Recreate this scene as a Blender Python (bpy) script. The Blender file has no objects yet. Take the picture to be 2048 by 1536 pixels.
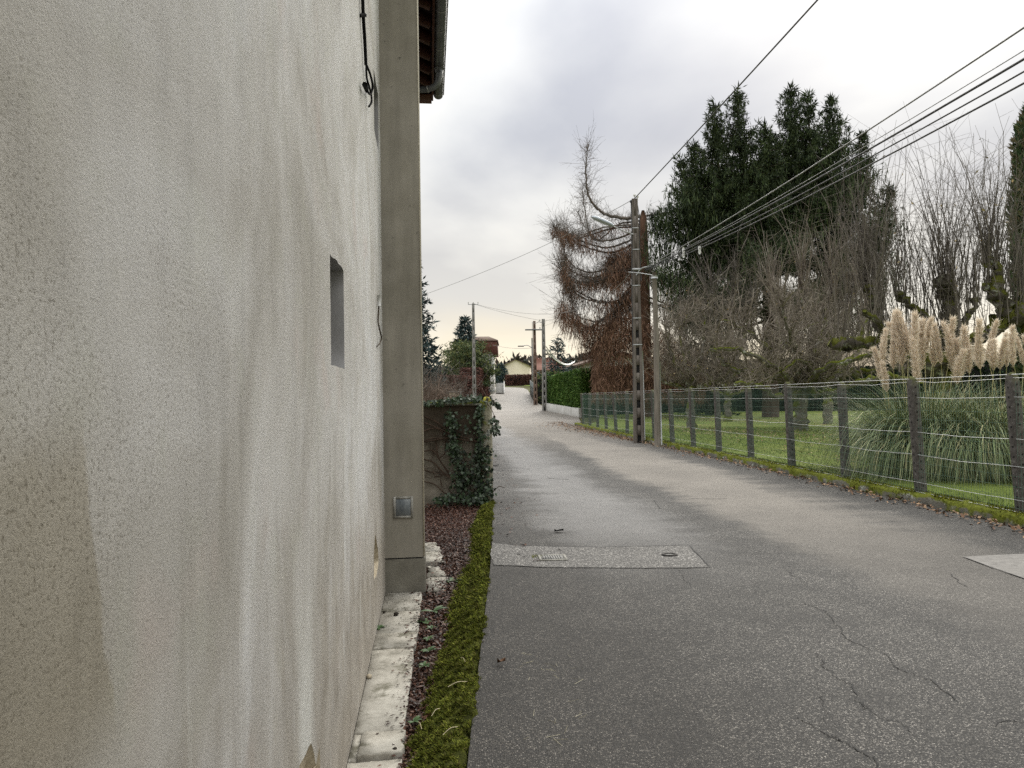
import bpy, math, random
import numpy as np
from mathutils import Vector, Matrix
from mathutils.geometry import delaunay_2d_cdt

# ------------------------------------------------------------------ camera, sky, sun, exposure
SC = bpy.context.scene
COL = SC.collection
F = 1450.0                      # focal length in pixels of a 2048 px wide frame
CAM = np.array([0.0, 0.0, 1.6])
PITCH, ROLL = math.radians(1.15), math.radians(0.85)
_f = np.array([0, math.cos(PITCH), math.sin(PITCH)]); _r0 = np.array([1.0, 0, 0]); _u0 = np.cross(_r0, _f)
_r = _r0 * math.cos(ROLL) - _u0 * math.sin(ROLL)
_u = _u0 * math.cos(ROLL) + _r0 * math.sin(ROLL)
cam_data = bpy.data.cameras.new('camera')
cam_data.sensor_width = 36.0
cam_data.lens = 36.0 * F / 2048.0
cam_data.clip_start = 0.05
cam_data.clip_end = 4000
cam = bpy.data.objects.new('camera', cam_data)
COL.objects.link(cam)
M = Matrix.Identity(4)
for i in range(3):
    M[i][0], M[i][1], M[i][2], M[i][3] = _r[i], _u[i], -_f[i], CAM[i]
cam.matrix_world = M
SC.camera = cam

SUN_AZ, SUN_EL = math.radians(24), math.radians(30)      # azimuth clockwise from +Y (straight ahead)
world = bpy.data.worlds.new('World'); SC.world = world; world.use_nodes = True
def build_world():
    nt = world.node_tree; nt.nodes.clear()
    N = nt.nodes.new; L = nt.links.new
    out = N('ShaderNodeOutputWorld'); bg = N('ShaderNodeBackground'); L(bg.outputs[0], out.inputs[0])
    sky = N('ShaderNodeTexSky'); sky.sky_type = 'NISHITA'; sky.sun_disc = False
    sky.sun_elevation = SUN_EL; sky.sun_rotation = SUN_AZ; sky.dust_density = 2.0
    tc = N('ShaderNodeTexCoord'); sep = N('ShaderNodeSeparateXYZ'); L(tc.outputs['Generated'], sep.inputs[0])
    def m(op, a, b=None, c=None):
        n = N('ShaderNodeMath'); n.operation = op
        for i, v in enumerate((a, b, c)):
            if v is None: continue
            if isinstance(v, (int, float)): n.inputs[i].default_value = v
            else: L(v, n.inputs[i])
        return n.outputs[0]
    z = m('MAXIMUM', sep.outputs[2], 0.0)
    # flat cloud layer overhead, so that clouds draw together towards the horizon
    zz = m('ADD', z, 0.16)
    cx = m('DIVIDE', sep.outputs[0], zz); cy = m('DIVIDE', sep.outputs[1], zz)
    cmb = N('ShaderNodeCombineXYZ'); L(cx, cmb.inputs[0]); L(m('MULTIPLY', cy, 0.8), cmb.inputs[1]); cmb.inputs[2].default_value = 4.0
    n1 = N('ShaderNodeTexNoise'); n1.inputs['Scale'].default_value = 0.85; n1.inputs['Detail'].default_value = 7; n1.inputs['Roughness'].default_value = 0.46
    n1.inputs['Distortion'].default_value = 0.35
    L(cmb.outputs[0], n1.inputs['Vector'])
    n2 = N('ShaderNodeTexNoise'); n2.inputs['Scale'].default_value = 0.33; n2.inputs['Detail'].default_value = 3
    L(cmb.outputs[0], n2.inputs['Vector'])
    mixn = m('ADD', m('MULTIPLY', n1.outputs[0], 0.6), m('MULTIPLY', n2.outputs[0], 0.4))
    cr = N('ShaderNodeValToRGB'); L(mixn, cr.inputs[0])
    e = cr.color_ramp.elements
    e[0].position = 0.41; e[0].color = (0.335, 0.350, 0.388, 1)
    e[1].position = 0.575; e[1].color = (0.665, 0.655, 0.622, 1)
    k = e.new(0.49); k.color = (0.53, 0.537, 0.54, 1)
    # warm band low above the horizon, thicker where the low cloud thins
    hw = N('ShaderNodeMapRange'); hw.interpolation_type = 'SMOOTHSTEP'
    L(m('ADD', z, m('MULTIPLY', m('SUBTRACT', n1.outputs[0], 0.5), 0.09)), hw.inputs[0])
    hw.inputs[1].default_value = 0.04; hw.inputs[2].default_value = 0.13; hw.inputs[3].default_value = 0.85; hw.inputs[4].default_value = 0.0
    warm = N('ShaderNodeMixRGB'); L(hw.outputs[0], warm.inputs[0]); L(cr.outputs[0], warm.inputs[1]); warm.inputs[2].default_value = (0.80, 0.645, 0.38, 1)
    # a second veil of cream light above the band
    hv = N('ShaderNodeMapRange'); hv.interpolation_type = 'SMOOTHSTEP'; L(z, hv.inputs[0])
    hv.inputs[1].default_value = 0.10; hv.inputs[2].default_value = 0.36; hv.inputs[3].default_value = 0.5; hv.inputs[4].default_value = 0.0
    veil = N('ShaderNodeMixRGB'); L(hv.outputs[0], veil.inputs[0]); L(warm.outputs[0], veil.inputs[1]); veil.inputs[2].default_value = (0.72, 0.675, 0.575, 1)
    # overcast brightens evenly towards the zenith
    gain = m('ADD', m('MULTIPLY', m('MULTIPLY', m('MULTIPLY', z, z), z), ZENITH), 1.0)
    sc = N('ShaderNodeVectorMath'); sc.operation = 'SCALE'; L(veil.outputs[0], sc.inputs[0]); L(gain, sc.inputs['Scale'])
    ns = N('ShaderNodeVectorMath'); ns.operation = 'SCALE'; L(sky.outputs[0], ns.inputs[0]); ns.inputs['Scale'].default_value = 0.09
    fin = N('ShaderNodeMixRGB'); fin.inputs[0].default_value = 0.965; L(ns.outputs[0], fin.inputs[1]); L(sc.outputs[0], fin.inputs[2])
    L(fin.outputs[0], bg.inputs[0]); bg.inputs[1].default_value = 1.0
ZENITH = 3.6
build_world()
sun_d = bpy.data.lights.new('sun', 'SUN'); sun_d.energy = 1.5; sun_d.angle = math.radians(35); sun_d.color = (1.0, 0.95, 0.86)
sun = bpy.data.objects.new('sun', sun_d); COL.objects.link(sun)
_sd = Vector((math.sin(SUN_AZ) * math.cos(SUN_EL), math.cos(SUN_AZ) * math.cos(SUN_EL), math.sin(SUN_EL)))
sun.rotation_euler = _sd.to_track_quat('Z', 'Y').to_euler()
sun.location = (20, 40, 40)
SC.view_settings.view_transform = 'Standard'; SC.view_settings.look = 'None'
SC.view_settings.gamma = 1.0; SC.view_settings.use_curve_mapping = False
SC.view_settings.exposure = 0.55
SC.render.engine = 'CYCLES'
SC.cycles.use_denoising = False; SC.cycles.sample_clamp_indirect = 4.0
SC.cycles.max_bounces = 6; SC.cycles.diffuse_bounces = 3; SC.cycles.glossy_bounces = 2; SC.cycles.transparent_max_bounces = 4

# ------------------------------------------------------------------ helpers
rng = np.random.default_rng(7)
random.seed(7)
def ray(px, py): return _f + _r * (px - 1024) / F - _u * (py - 768) / F
def W(px, py, d):               # a point of the place d metres ahead of the viewer
    v = ray(px, py); return CAM + v * d / v[1]
def gnd(px, py, z=0.0):         # a point of the ground at height z
    v = ray(px, py); return CAM + v * (z - 1.6) / v[2]
ZY = [-60, 0, 36, 45, 55, 70, 100, 130, 160, 220, 400, 1500]
ZZ = [0, 0, 0, 0.05, 0.22, 0.9, 2.2, 3.3, 4.4, 6.6, 10, 12]
def zp(y): return float(np.interp(y, ZY, ZZ))

class MB:
    """collects geometry; build() links it as one mesh object"""
    def __init__(s): s.v = []; s.n = 0; s.q = []; s.t = []; s.poly = []; s.qm = []; s.tm = []; s.pm = []
    def raw(s, verts, faces, mi=0):
        verts = np.asarray(verts, float).reshape(-1, 3); b = s.n
        s.v.append(verts); s.n += len(verts)
        for fc in faces:
            s.poly.append([b + i for i in fc]); s.pm.append(mi)
    def quads(s, V, mi=0):      # V (n,4,3)
        V = np.asarray(V, float); n = len(V)
        if not n: return
        s.v.append(V.reshape(-1, 3)); s.q.append(s.n + np.arange(n * 4).reshape(n, 4)); s.qm.append(np.full(n, mi)); s.n += n * 4
    def tris(s, V, mi=0):
        V = np.asarray(V, float); n = len(V)
        if not n: return
        s.v.append(V.reshape(-1, 3)); s.t.append(s.n + np.arange(n * 3).reshape(n, 3)); s.tm.append(np.full(n, mi)); s.n += n * 3
    def grid(s, G, mi=0, closed=False):  # G (a,b,3)
        G = np.asarray(G, float); a, b = G.shape[:2]; base = s.n
        s.v.append(G.reshape(-1, 3)); s.n += a * b
        I = np.arange(a * b).reshape(a, b)
        if closed: I = np.concatenate([I, I[:, :1]], 1)
        q = np.stack([I[:-1, :-1], I[:-1, 1:], I[1:, 1:], I[1:, :-1]], -1).reshape(-1, 4) + base
        s.q.append(q); s.qm.append(np.full(len(q), mi))
    def box(s, c, h, mi=0, R=None):
        c = np.asarray(c, float); h = np.asarray(h, float)
        P = np.array([(x, y, z) for x in (-1, 1) for y in (-1, 1) for z in (-1, 1)], float) * h
        if R is not None: P = P @ np.asarray(R).T
        s.raw(P + c, [(0, 1, 3, 2), (4, 6, 7, 5), (0, 4, 5, 1), (2, 3, 7, 6), (0, 2, 6, 4), (1, 5, 7, 3)], mi)
    def bevel_box(s, c, h, b=0.02, mi=0, R=None):
        h = np.asarray(h, float)
        P = []
        for z, k in ((-h[2], b), (-h[2] + b, 0), (h[2] - b, 0), (h[2], b)):
            hx, hy = h[0] - k, h[1] - k
            P.append([(-hx, -hy + b * .6, z), (-hx + b * .6, -hy, z), (hx - b * .6, -hy, z), (hx, -hy + b * .6, z), (hx, hy - b * .6, z), (hx - b * .6, hy, z), (-hx + b * .6, hy, z), (-hx, hy - b * .6, z)])
        P = np.array(P, float)
        if R is not None: P = P @ np.asarray(R).T
        P = P + np.asarray(c, float)
        base = s.n; s.grid(P, mi, True)
        s.poly.append([base + i for i in range(7, -1, -1)]); s.pm.append(mi)
        s.poly.append([base + 24 + i for i in range(8)]); s.pm.append(mi)
    def tube(s, pts, rad, n=6, mi=0, cap=True):
        pts = np.asarray(pts, float); k = len(pts)
        rad = np.broadcast_to(np.asarray(rad, float), (k,))
        T = np.gradient(pts, axis=0); T /= np.linalg.norm(T, axis=1)[:, None] + 1e-9
        a = np.array([0, 0, 1.0]) if abs(T[0][2]) < .9 else np.array([1.0, 0, 0])
        ang = np.arange(n) * 2 * math.pi / n
        R = np.zeros((k, n, 3)); U = np.cross(T[0], a); U /= np.linalg.norm(U)
        for i in range(k):
            U = U - T[i] * np.dot(U, T[i]); U /= np.linalg.norm(U) + 1e-9
            Vv = np.cross(T[i], U)
            R[i] = pts[i] + rad[i] * (np.cos(ang)[:, None] * U + np.sin(ang)[:, None] * Vv)
        base = s.n; s.grid(R, mi, True)
        if cap:
            s.poly.append([base + i for i in range(n)]); s.pm.append(mi)
            s.poly.append([base + (k - 1) * n + i for i in range(n - 1, -1, -1)]); s.pm.append(mi)
    def sticks(s, P0, P1, r0, r1, mi=0):     # many straight three-sided twigs
        P0 = np.asarray(P0, float); P1 = np.asarray(P1, float); n = len(P0)
        if not n: return
        T = P1 - P0; T = T / (np.linalg.norm(T, axis=1)[:, None] + 1e-9)
        A = np.where(np.abs(T[:, 2:3]) < .9, np.array([[0, 0, 1.0]]), np.array([[1.0, 0, 0]]))
        U = np.cross(T, A); U /= np.linalg.norm(U, axis=1)[:, None] + 1e-9; V = np.cross(T, U)
        r0 = np.broadcast_to(np.asarray(r0, float), (n,))[:, None]; r1 = np.broadcast_to(np.asarray(r1, float), (n,))[:, None]
        rings = []
        for k in range(3):
            c, d = math.cos(k * 2.0944), math.sin(k * 2.0944)
            o = U * c + V * d
            rings.append((P0 + o * r0, P1 + o * r1))
        for k in range(3):
            a, b = rings[k], rings[(k + 1) % 3]
            s.quads(np.stack([a[0], b[0], b[1], a[1]], 1), mi)
    def blades(s, P, D, Ln, Wd, mi=0, up=None, fold=0.0):        # diamond leaves: base, left, tip, right
        P = np.asarray(P, float); D = np.asarray(D, float); n = len(P)
        if not n: return
        D = D / (np.linalg.norm(D, axis=1)[:, None] + 1e-9)
        A = rng.normal(size=(n, 3)) if up is None else np.broadcast_to(np.asarray(up, float), (n, 3)) + rng.normal(size=(n, 3)) * .35
        S = np.cross(D, A); S /= np.linalg.norm(S, axis=1)[:, None] + 1e-9
        Ln = np.broadcast_to(np.asarray(Ln, float), (n,))[:, None]; Wd = np.broadcast_to(np.asarray(Wd, float), (n,))[:, None]
        Nn = np.cross(S, D)
        m = P + D * Ln * .45 + Nn * Ln * fold
        s.quads(np.stack([P, m - S * Wd * .5, P + D * Ln, m + S * Wd * .5], 1), mi)
    def build(s, name, mats, parent=None, smooth=False, loc=None):
        V = np.concatenate(s.v) if s.v else np.zeros((0, 3))
        me = bpy.data.meshes.new(name)
        q = np.concatenate(s.q) if s.q else np.zeros((0, 4), int); t = np.concatenate(s.t) if s.t else np.zeros((0, 3), int)
        pl = np.concatenate([np.asarray(p) for p in s.poly]) if s.poly else np.zeros(0, int)
        cnt = np.concatenate([np.full(len(q), 4), np.full(len(t), 3), np.array([len(p) for p in s.poly], int)]).astype(np.int32)
        idx = np.concatenate([q.ravel(), t.ravel(), pl]).astype(np.int32)
        mi = np.concatenate([np.concatenate(s.qm) if s.qm else np.zeros(0, int), np.concatenate(s.tm) if s.tm else np.zeros(0, int), np.array(s.pm, int)]).astype(np.int32)
        me.vertices.add(len(V)); me.vertices.foreach_set('co', V.astype(np.float32).ravel())
        me.loops.add(len(idx)); me.loops.foreach_set('vertex_index', idx)
        me.polygons.add(len(cnt))
        st = np.concatenate([[0], np.cumsum(cnt)[:-1]]).astype(np.int32) if len(cnt) else np.zeros(0, np.int32)
        me.polygons.foreach_set('loop_start', st)
        try: me.polygons.foreach_set('loop_total', cnt)
        except Exception: pass
        me.polygons.foreach_set('material_index', mi)
        if smooth: me.polygons.foreach_set('use_smooth', np.ones(len(cnt), bool))
        me.update(calc_edges=True)
        if not isinstance(mats, (list, tuple)): mats = [mats]
        for m_ in mats: me.materials.append(m_)
        o = bpy.data.objects.new(name, me); COL.objects.link(o)
        if parent is not None: o.parent = parent
        if loc is not None: o.location = loc
        return o

def tag(o, label=None, cat=None, group=None, kind=None):
    for k, v in (('label', label), ('category', cat), ('group', group), ('kind', kind)):
        if v: o[k] = v
    return o
def thing(name, label, cat, loc=(0, 0, 0), rz=0.0, group=None):
    o = bpy.data.objects.new(name, None); o.empty_display_size = .2
    COL.objects.link(o); o.location = tuple(loc); o.rotation_euler = (0, 0, rz)
    bpy.context.view_layer.update()
    return tag(o, label, cat, group)
def link_mesh(name, me, parent, loc=(0, 0, 0), rot=(0, 0, 0), scale=(1, 1, 1)):
    o = bpy.data.objects.new(name, me); COL.objects.link(o); o.parent = parent
    o.location = tuple(loc); o.rotation_euler = rot; o.scale = scale
    return o
def rot_z(a): c, s = math.cos(a), math.sin(a); return np.array([[c, -s, 0], [s, c, 0], [0, 0, 1.0]])
def smooth_path(pts, n=6):      # Catmull-Rom through pts
    P = np.asarray(pts, float); out = []
    Q = np.concatenate([[2 * P[0] - P[1]], P, [2 * P[-1] - P[-2]]])
    for i in range(1, len(Q) - 2):
        for t in np.linspace(0, 1, n, endpoint=False):
            a, b, c, d = Q[i - 1], Q[i], Q[i + 1], Q[i + 2]
            out.append(.5 * ((2 * b) + (-a + c) * t + (2 * a - 5 * b + 4 * c - d) * t * t + (-a + 3 * b - 3 * c + d) * t ** 3))
    out.append(P[-1]); return np.array(out)

# ------------------------------------------------------------------ materials
class NT:
    def __init__(s, name):
        s.m = bpy.data.materials.new(name); s.m.use_nodes = True; s.t = s.m.node_tree
        s.b = s.t.nodes['Principled BSDF']; s.tc = s.t.nodes.new('ShaderNodeTexCoord')
    def N(s, k): return s.t.nodes.new(k)
    def L(s, a, b): s.t.links.new(a, b)
    def set(s, sock, v):
        if isinstance(v, (int, float)): sock.default_value = v
        elif isinstance(v, tuple): sock.default_value = v if len(v) == 4 or len(sock.default_value) == 3 else (*v, 1)
        else: s.L(v, sock)
    def math(s, op, a, b=None, c=None, clamp=False):
        n = s.N('ShaderNodeMath'); n.operation = op; n.use_clamp = clamp
        for i, v in enumerate((a, b, c)):
            if v is not None: s.set(n.inputs[i], v)
        return n.outputs[0]
    def co(s, scale=(1, 1, 1), kind='Object'):
        mp = s.N('ShaderNodeMapping'); mp.inputs['Scale'].default_value = scale; s.L(s.tc.outputs[kind], mp.inputs[0]); return mp.outputs[0]
    def noise(s, vec, scale, detail=4, rough=.55, dist=0.0):
        n = s.N('ShaderNodeTexNoise'); n.inputs['Scale'].default_value = scale; n.inputs['Detail'].default_value = detail
        n.inputs['Roughness'].default_value = rough; n.inputs['Distortion'].default_value = dist; s.L(vec, n.inputs['Vector']); return n.outputs[0]
    def voro(s, vec, scale, feature='F1', out='Distance'):
        n = s.N('ShaderNodeTexVoronoi'); n.feature = feature; n.inputs['Scale'].default_value = scale; s.L(vec, n.inputs['Vector']); return n.outputs[out]
    def ramp(s, fac, stops):
        r = s.N('ShaderNodeValToRGB'); s.L(fac, r.inputs[0]); e = r.color_ramp.elements
        while len(e) > 1: e.remove(e[-1])
        for i, (p, c) in enumerate(stops):
            k = e[0] if i == 0 else e.new(p)
            k.position = p; k.color = (*c, 1) if not isinstance(c, (int, float)) else (c, c, c, 1)
        return r.outputs[0]
    def mr(s, v, a, b, c=0.0, d=1.0):
        n = s.N('ShaderNodeMapRange'); n.interpolation_type = 'SMOOTHSTEP'; s.L(v, n.inputs[0])
        for i, x in enumerate((a, b, c, d)): n.inputs[i + 1].default_value = x
        return n.outputs[0]
    def mix(s, f, a, b, mode='MIX'):
        n = s.N('ShaderNodeMixRGB'); n.blend_type = mode; s.set(n.inputs[0], f); s.set(n.inputs[1], a); s.set(n.inputs[2], b); return n.outputs[0]
    def bump(s, h, strength=.5, dist=.01, prev=None):
        n = s.N('ShaderNodeBump'); n.inputs['Strength'].default_value = strength; n.inputs['Distance'].default_value = dist; s.L(h, n.inputs['Height'])
        if prev is not None: s.L(prev, n.inputs['Normal'])
        return n.outputs[0]
    def xyz(s, vec=None):
        n = s.N('ShaderNodeSeparateXYZ'); s.L(vec if vec is not None else s.tc.outputs['Object'], n.inputs[0]); return n.outputs
    def end(s, col=None, rough=.8, normal=None, spec=.3, metal=0.0):
        if col is not None: s.set(s.b.inputs['Base Color'], col)
        s.set(s.b.inputs['Roughness'], rough); s.b.inputs['Specular IOR Level'].default_value = spec; s.b.inputs['Metallic'].default_value = metal
        if normal is not None: s.L(normal, s.b.inputs['Normal'])
        return s.m
def noisy(name, c1, c2, scale=3.0, rough=.8, bump=.3, bscale=None, bdist=.01, spec=.25, stretch=(1, 1, 1), c3=None, metal=0.0):
    t = NT(name); v = t.co(stretch); n = t.noise(v, scale, 5, .6)
    stops = [(.32, c1), (.68, c2)] if c3 is None else [(.3, c1), (.5, c2), (.7, c3)]
    col = t.ramp(n, stops)
    h = t.noise(t.co(stretch), bscale or scale * 8, 4, .6)
    return t.end(col, rough, t.bump(h, bump, bdist) if bump else None, spec, metal)
def leafy(name, cols, rough=.6, spec=.25, trans=0.0, ms=.7, mott=.4):
    """colour varies leaf by leaf"""
    t = NT(name); g = t.N('ShaderNodeNewGeometry')
    n = len(cols); col = t.ramp(g.outputs['Random Per Island'], [((i + .5) / n, c) for i, c in enumerate(cols)])
    n2 = t.noise(t.co(), ms, 4)
    col = t.mix(mott, col, t.ramp(n2, [(.35, .5), (.65, 1.4)]), 'MULTIPLY')
    m_ = t.end(col, rough, None, spec)
    if trans:
        tr = t.N('ShaderNodeBsdfTranslucent'); t.L(col, tr.inputs[0]); mx = t.N('ShaderNodeMixShader'); mx.inputs[0].default_value = trans
        t.L(t.b.outputs[0], mx.inputs[1]); t.L(tr.outputs[0], mx.inputs[2]); t.L(mx.outputs[0], t.t.nodes['Material Output'].inputs[0])
    return m_
def mossy(name, bark1, bark2, moss=(.10, .115, .012), lichen=(.33, .34, .29), amount=.5, scale=6.0):
    t = NT(name); v = t.co(); g = t.N('ShaderNodeNewGeometry'); nz = t.xyz(g.outputs['Normal'])[2]
    base = t.ramp(t.noise(v, scale, 5, .65), [(.3, bark1), (.7, bark2)])
    lic = t.mr(t.noise(v, scale * .55, 4, .7), .56, .64)
    base = t.mix(lic, base, lichen)
    mo = t.mr(t.math('ADD', t.math('MULTIPLY', nz, .32), t.noise(v, scale * .4, 4, .6)), 1.0 - amount, 1.12 - amount)
    mc = t.ramp(t.noise(v, scale * 5, 3), [(.3, tuple(c * .55 for c in moss)), (.7, tuple(c * 1.3 for c in moss))])
    base = t.mix(mo, base, mc)
    return t.end(base, .9, t.bump(t.noise(v, scale * 4, 5, .7), .7, .03), .15)

# ------------------------------------------------------------------ ground, lawn, road
def mat_soil():
    t = NT('soil'); v = t.co()
    c = t.ramp(t.noise(v, 1.3, 6, .65), [(.3, (.05, .035, .022)), (.5, (.075, .075, .03)), (.7, (.09, .105, .035))])
    return t.end(c, .95, t.bump(t.noise(v, 25, 4), .6, .03), .1)
def mat_humus():
    t = NT('leaf_mould'); v = t.co()
    c = t.ramp(t.noise(v, 30, 6, .7), [(.3, (.018, .010, .008)), (.6, (.05, .022, .015)), (.75, (.085, .04, .026))])
    return t.end(c, .95, t.bump(t.noise(v, 60, 4), .8, .02), .1)
def mat_lawn():
    t = NT('lawn_turf'); v = t.co()
    big = t.noise(v, .35, 4, .6); fine = t.noise(t.co((1, .5, 1)), 9, 6, .75)
    c = t.ramp(t.math('ADD', t.math('MULTIPLY', big, .5), t.math('MULTIPLY', fine, .5)), [(.34, (.075, .098, .022)), (.5, (.13, .17, .038)), (.62, (.20, .205, .065)), (.74, (.24, .18, .095))])
    return t.end(c, .95, t.bump(fine, .8, .05), .1)
def mat_asphalt():
    t = NT('asphalt'); p = t.xyz(); v = t.co()
    u = t.math('MULTIPLY_ADD', p[1], .074, p[0])            # across the road, measured along the fence direction
    wob = t.math('MULTIPLY', t.math('SUBTRACT', t.noise(t.co((1, .28, 1)), .55, 5, .6), .5), 2.2)
    ragged = t.math('MULTIPLY', t.math('SUBTRACT', t.noise(t.co((.35, 1.6, 1)), 1.2, 6, .72), .5), 1.7)
    uw = t.math('ADD', u, t.math('MULTIPLY', t.math('ADD', wob, ragged), .75))
    stones = t.voro(v, 118, out='Color'); sx = t.xyz(stones)[0]
    cell = t.voro(v, 118)
    # grey binder and pale stone chips
    binder = t.ramp(t.noise(v, 60, 3), [(.3, (.025, .025, .0255)), (.7, (.053, .0515, .05))])
    chips = t.ramp(sx, [(0, (.046, .046, .046)), (.45, (.098, .096, .092)), (.75, (.19, .183, .174)), (.9, (.31, .297, .278)), (.975, (.50, .48, .45))])
    showing = t.math('MULTIPLY', t.mr(cell, .62, .40), t.mr(t.noise(v, 2.2, 4), .25, .6, .55, 1.0))
    fine = t.xyz(t.voro(v, 260, out='Color'))[1]; chips = t.mix(t.mr(fine, .86, .97), chips, (.26, .25, .235, 1))
    col = t.mix(showing, binder, chips); col = t.mix(t.mr(t.noise(v, 190, 3, .7), .52, .66), col, t.mix(1.0, col, (.35, .35, .35, 1), 'MULTIPLY'))
    # tan dust on the worn wheel track, fading towards the near end
    dust = t.math('MULTIPLY', t.mr(uw, 3.15, 3.75), t.mr(uw, 5.75, 5.0))
    near = t.mr(t.math('ADD', p[1], t.math('MULTIPLY', wob, 2.0)), 4.0, 13.0, .18, 1.0)
    dust = t.math('MULTIPLY', dust, near)
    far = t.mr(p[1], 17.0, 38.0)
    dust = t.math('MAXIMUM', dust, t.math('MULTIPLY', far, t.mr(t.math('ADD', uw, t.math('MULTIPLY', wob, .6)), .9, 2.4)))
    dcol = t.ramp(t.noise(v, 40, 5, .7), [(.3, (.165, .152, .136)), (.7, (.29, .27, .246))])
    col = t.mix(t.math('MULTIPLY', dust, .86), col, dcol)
    # polished left track, its sky sheen painted in as paler grey
    ltr = t.math('MULTIPLY', t.math('MULTIPLY', t.mr(uw, .9, 1.5), t.mr(uw, 2.9, 2.1)), t.mr(p[1], 5.5, 9.5))
    col = t.mix(t.math('MULTIPLY', ltr, .42), col, (.24, .24, .245, 1))
    # damp, darker margin at the foot of the kerbs
    ue = t.math('ADD', t.math('MULTIPLY_ADD', wob, .35, u), t.mr(p[1], 4.5, 10.0, -.75, 0.0))
    damp = t.math('MAXIMUM', t.mr(ue, 1.25, -.1), t.math('MULTIPLY', t.mr(uw, 5.2, 6.2), .55))
    col = t.mix(t.math('MULTIPLY', damp, .8), col, t.mix(1.0, col, (.50, .485, .47, 1), 'MULTIPLY'))
    big = t.ramp(t.noise(v, .5, 5, .6), [(.3, .78), (.7, 1.22)])
    col = t.mix(.8, col, big, 'MULTIPLY'); col = t.mix(1.0, col, (1.03, 1.0, .95, 1), 'MULTIPLY'); pass
    rg = t.mr(t.math('ADD', t.math('ADD', t.math('MULTIPLY', ltr, .5), t.math('MULTIPLY', t.mr(p[1], 25.0, 70.0), .7)), t.math('MULTIPLY', damp, .25)), 0, 1, .80, .45)
    h = t.math('ADD', t.math('MULTIPLY', t.mr(cell, .55, .1), 1.0), t.math('MULTIPLY', sx, .6))
    nrm = t.bump(h, .75, .007, t.bump(t.noise(v, 3, 4), .15, .03))
    return t.end(col, rg, nrm, .32)
M_SOIL, M_LAWN, M_ASPH = mat_soil(), mat_lawn(), mat_asphalt()
M_CONC = noisy('weathered_concrete', (.20, .195, .18), (.31, .30, .275), 4, .9, .5, 60, .006)
M_CONC_D = noisy('grey_concrete', (.115, .11, .105), (.20, .195, .185), 9, .9, .6, 70, .006, c3=(.25, .245, .225))
M_TAR_SHADE = noisy('tar_and_recess_shade', (.012, .012, .012), (.025, .024, .023), 30, .7, .4)
M_DARK = noisy('dark_void', (.006, .006, .006), (.012, .011, .01), 5, .8, 0)

FA = np.array([5.94, 10.6]); FB = np.array([3.80, 39.5])         # the fence line on the ground
FD = (FB - FA) / np.linalg.norm(FB - FA); FN = np.array([FD[1], -FD[0]])   # along it, and to its right
def fence_x(y): return FA[0] + (y - FA[1]) * FD[0] / FD[1]

def build_ground():
    mb = MB()
    xs = np.concatenate([[-1500, -500, -200, -80, -40, -20, -10, -5, -3], np.linspace(-2.2, 10, 24), [14, 20, 30, 50, 100, 250, 600, 1500]])
    ys = np.concatenate([[-1500, -300, -60, -20, -8], np.linspace(-4, 60, 40), [66, 70, 80, 90, 100, 115, 130, 145, 160, 190, 220, 300, 400, 800, 1500, 3000]])
    G = np.array([[(x, y, zp(y) - .10) for x in xs] for y in ys]); mb.grid(G)
    tag(mb.build('ground', M_SOIL, smooth=True), kind='structure')
    mb = MB(); rows = []
    for y in list(np.linspace(-6, 60, 70)) + [66, 72, 80]:
        x0 = fence_x(y) + .12 if y < 40 else max(fence_x(y) + .12, float(np.interp(y, [40, 44, 53, 62, 70, 80], [4.0, 5.2, 6.4, 4.4, 3.4, 3.0])))
        rows.append([(x, y, zp(y) + .085 + (.035 * math.sin(x * 1.3 + y * .7) * math.sin(y * .41) if i else 0)) for i, x in enumerate([x0] + [x0 + k for k in (.4, .9, 1.5, 2.2, 3, 4, 5, 6.5, 8, 10, 12, 15, 19, 24, 30, 40, 60, 90)])])
    mb.grid(np.array(rows)); tag(mb.build('lawn', M_LAWN, smooth=True), kind='structure')
build_ground()

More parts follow.
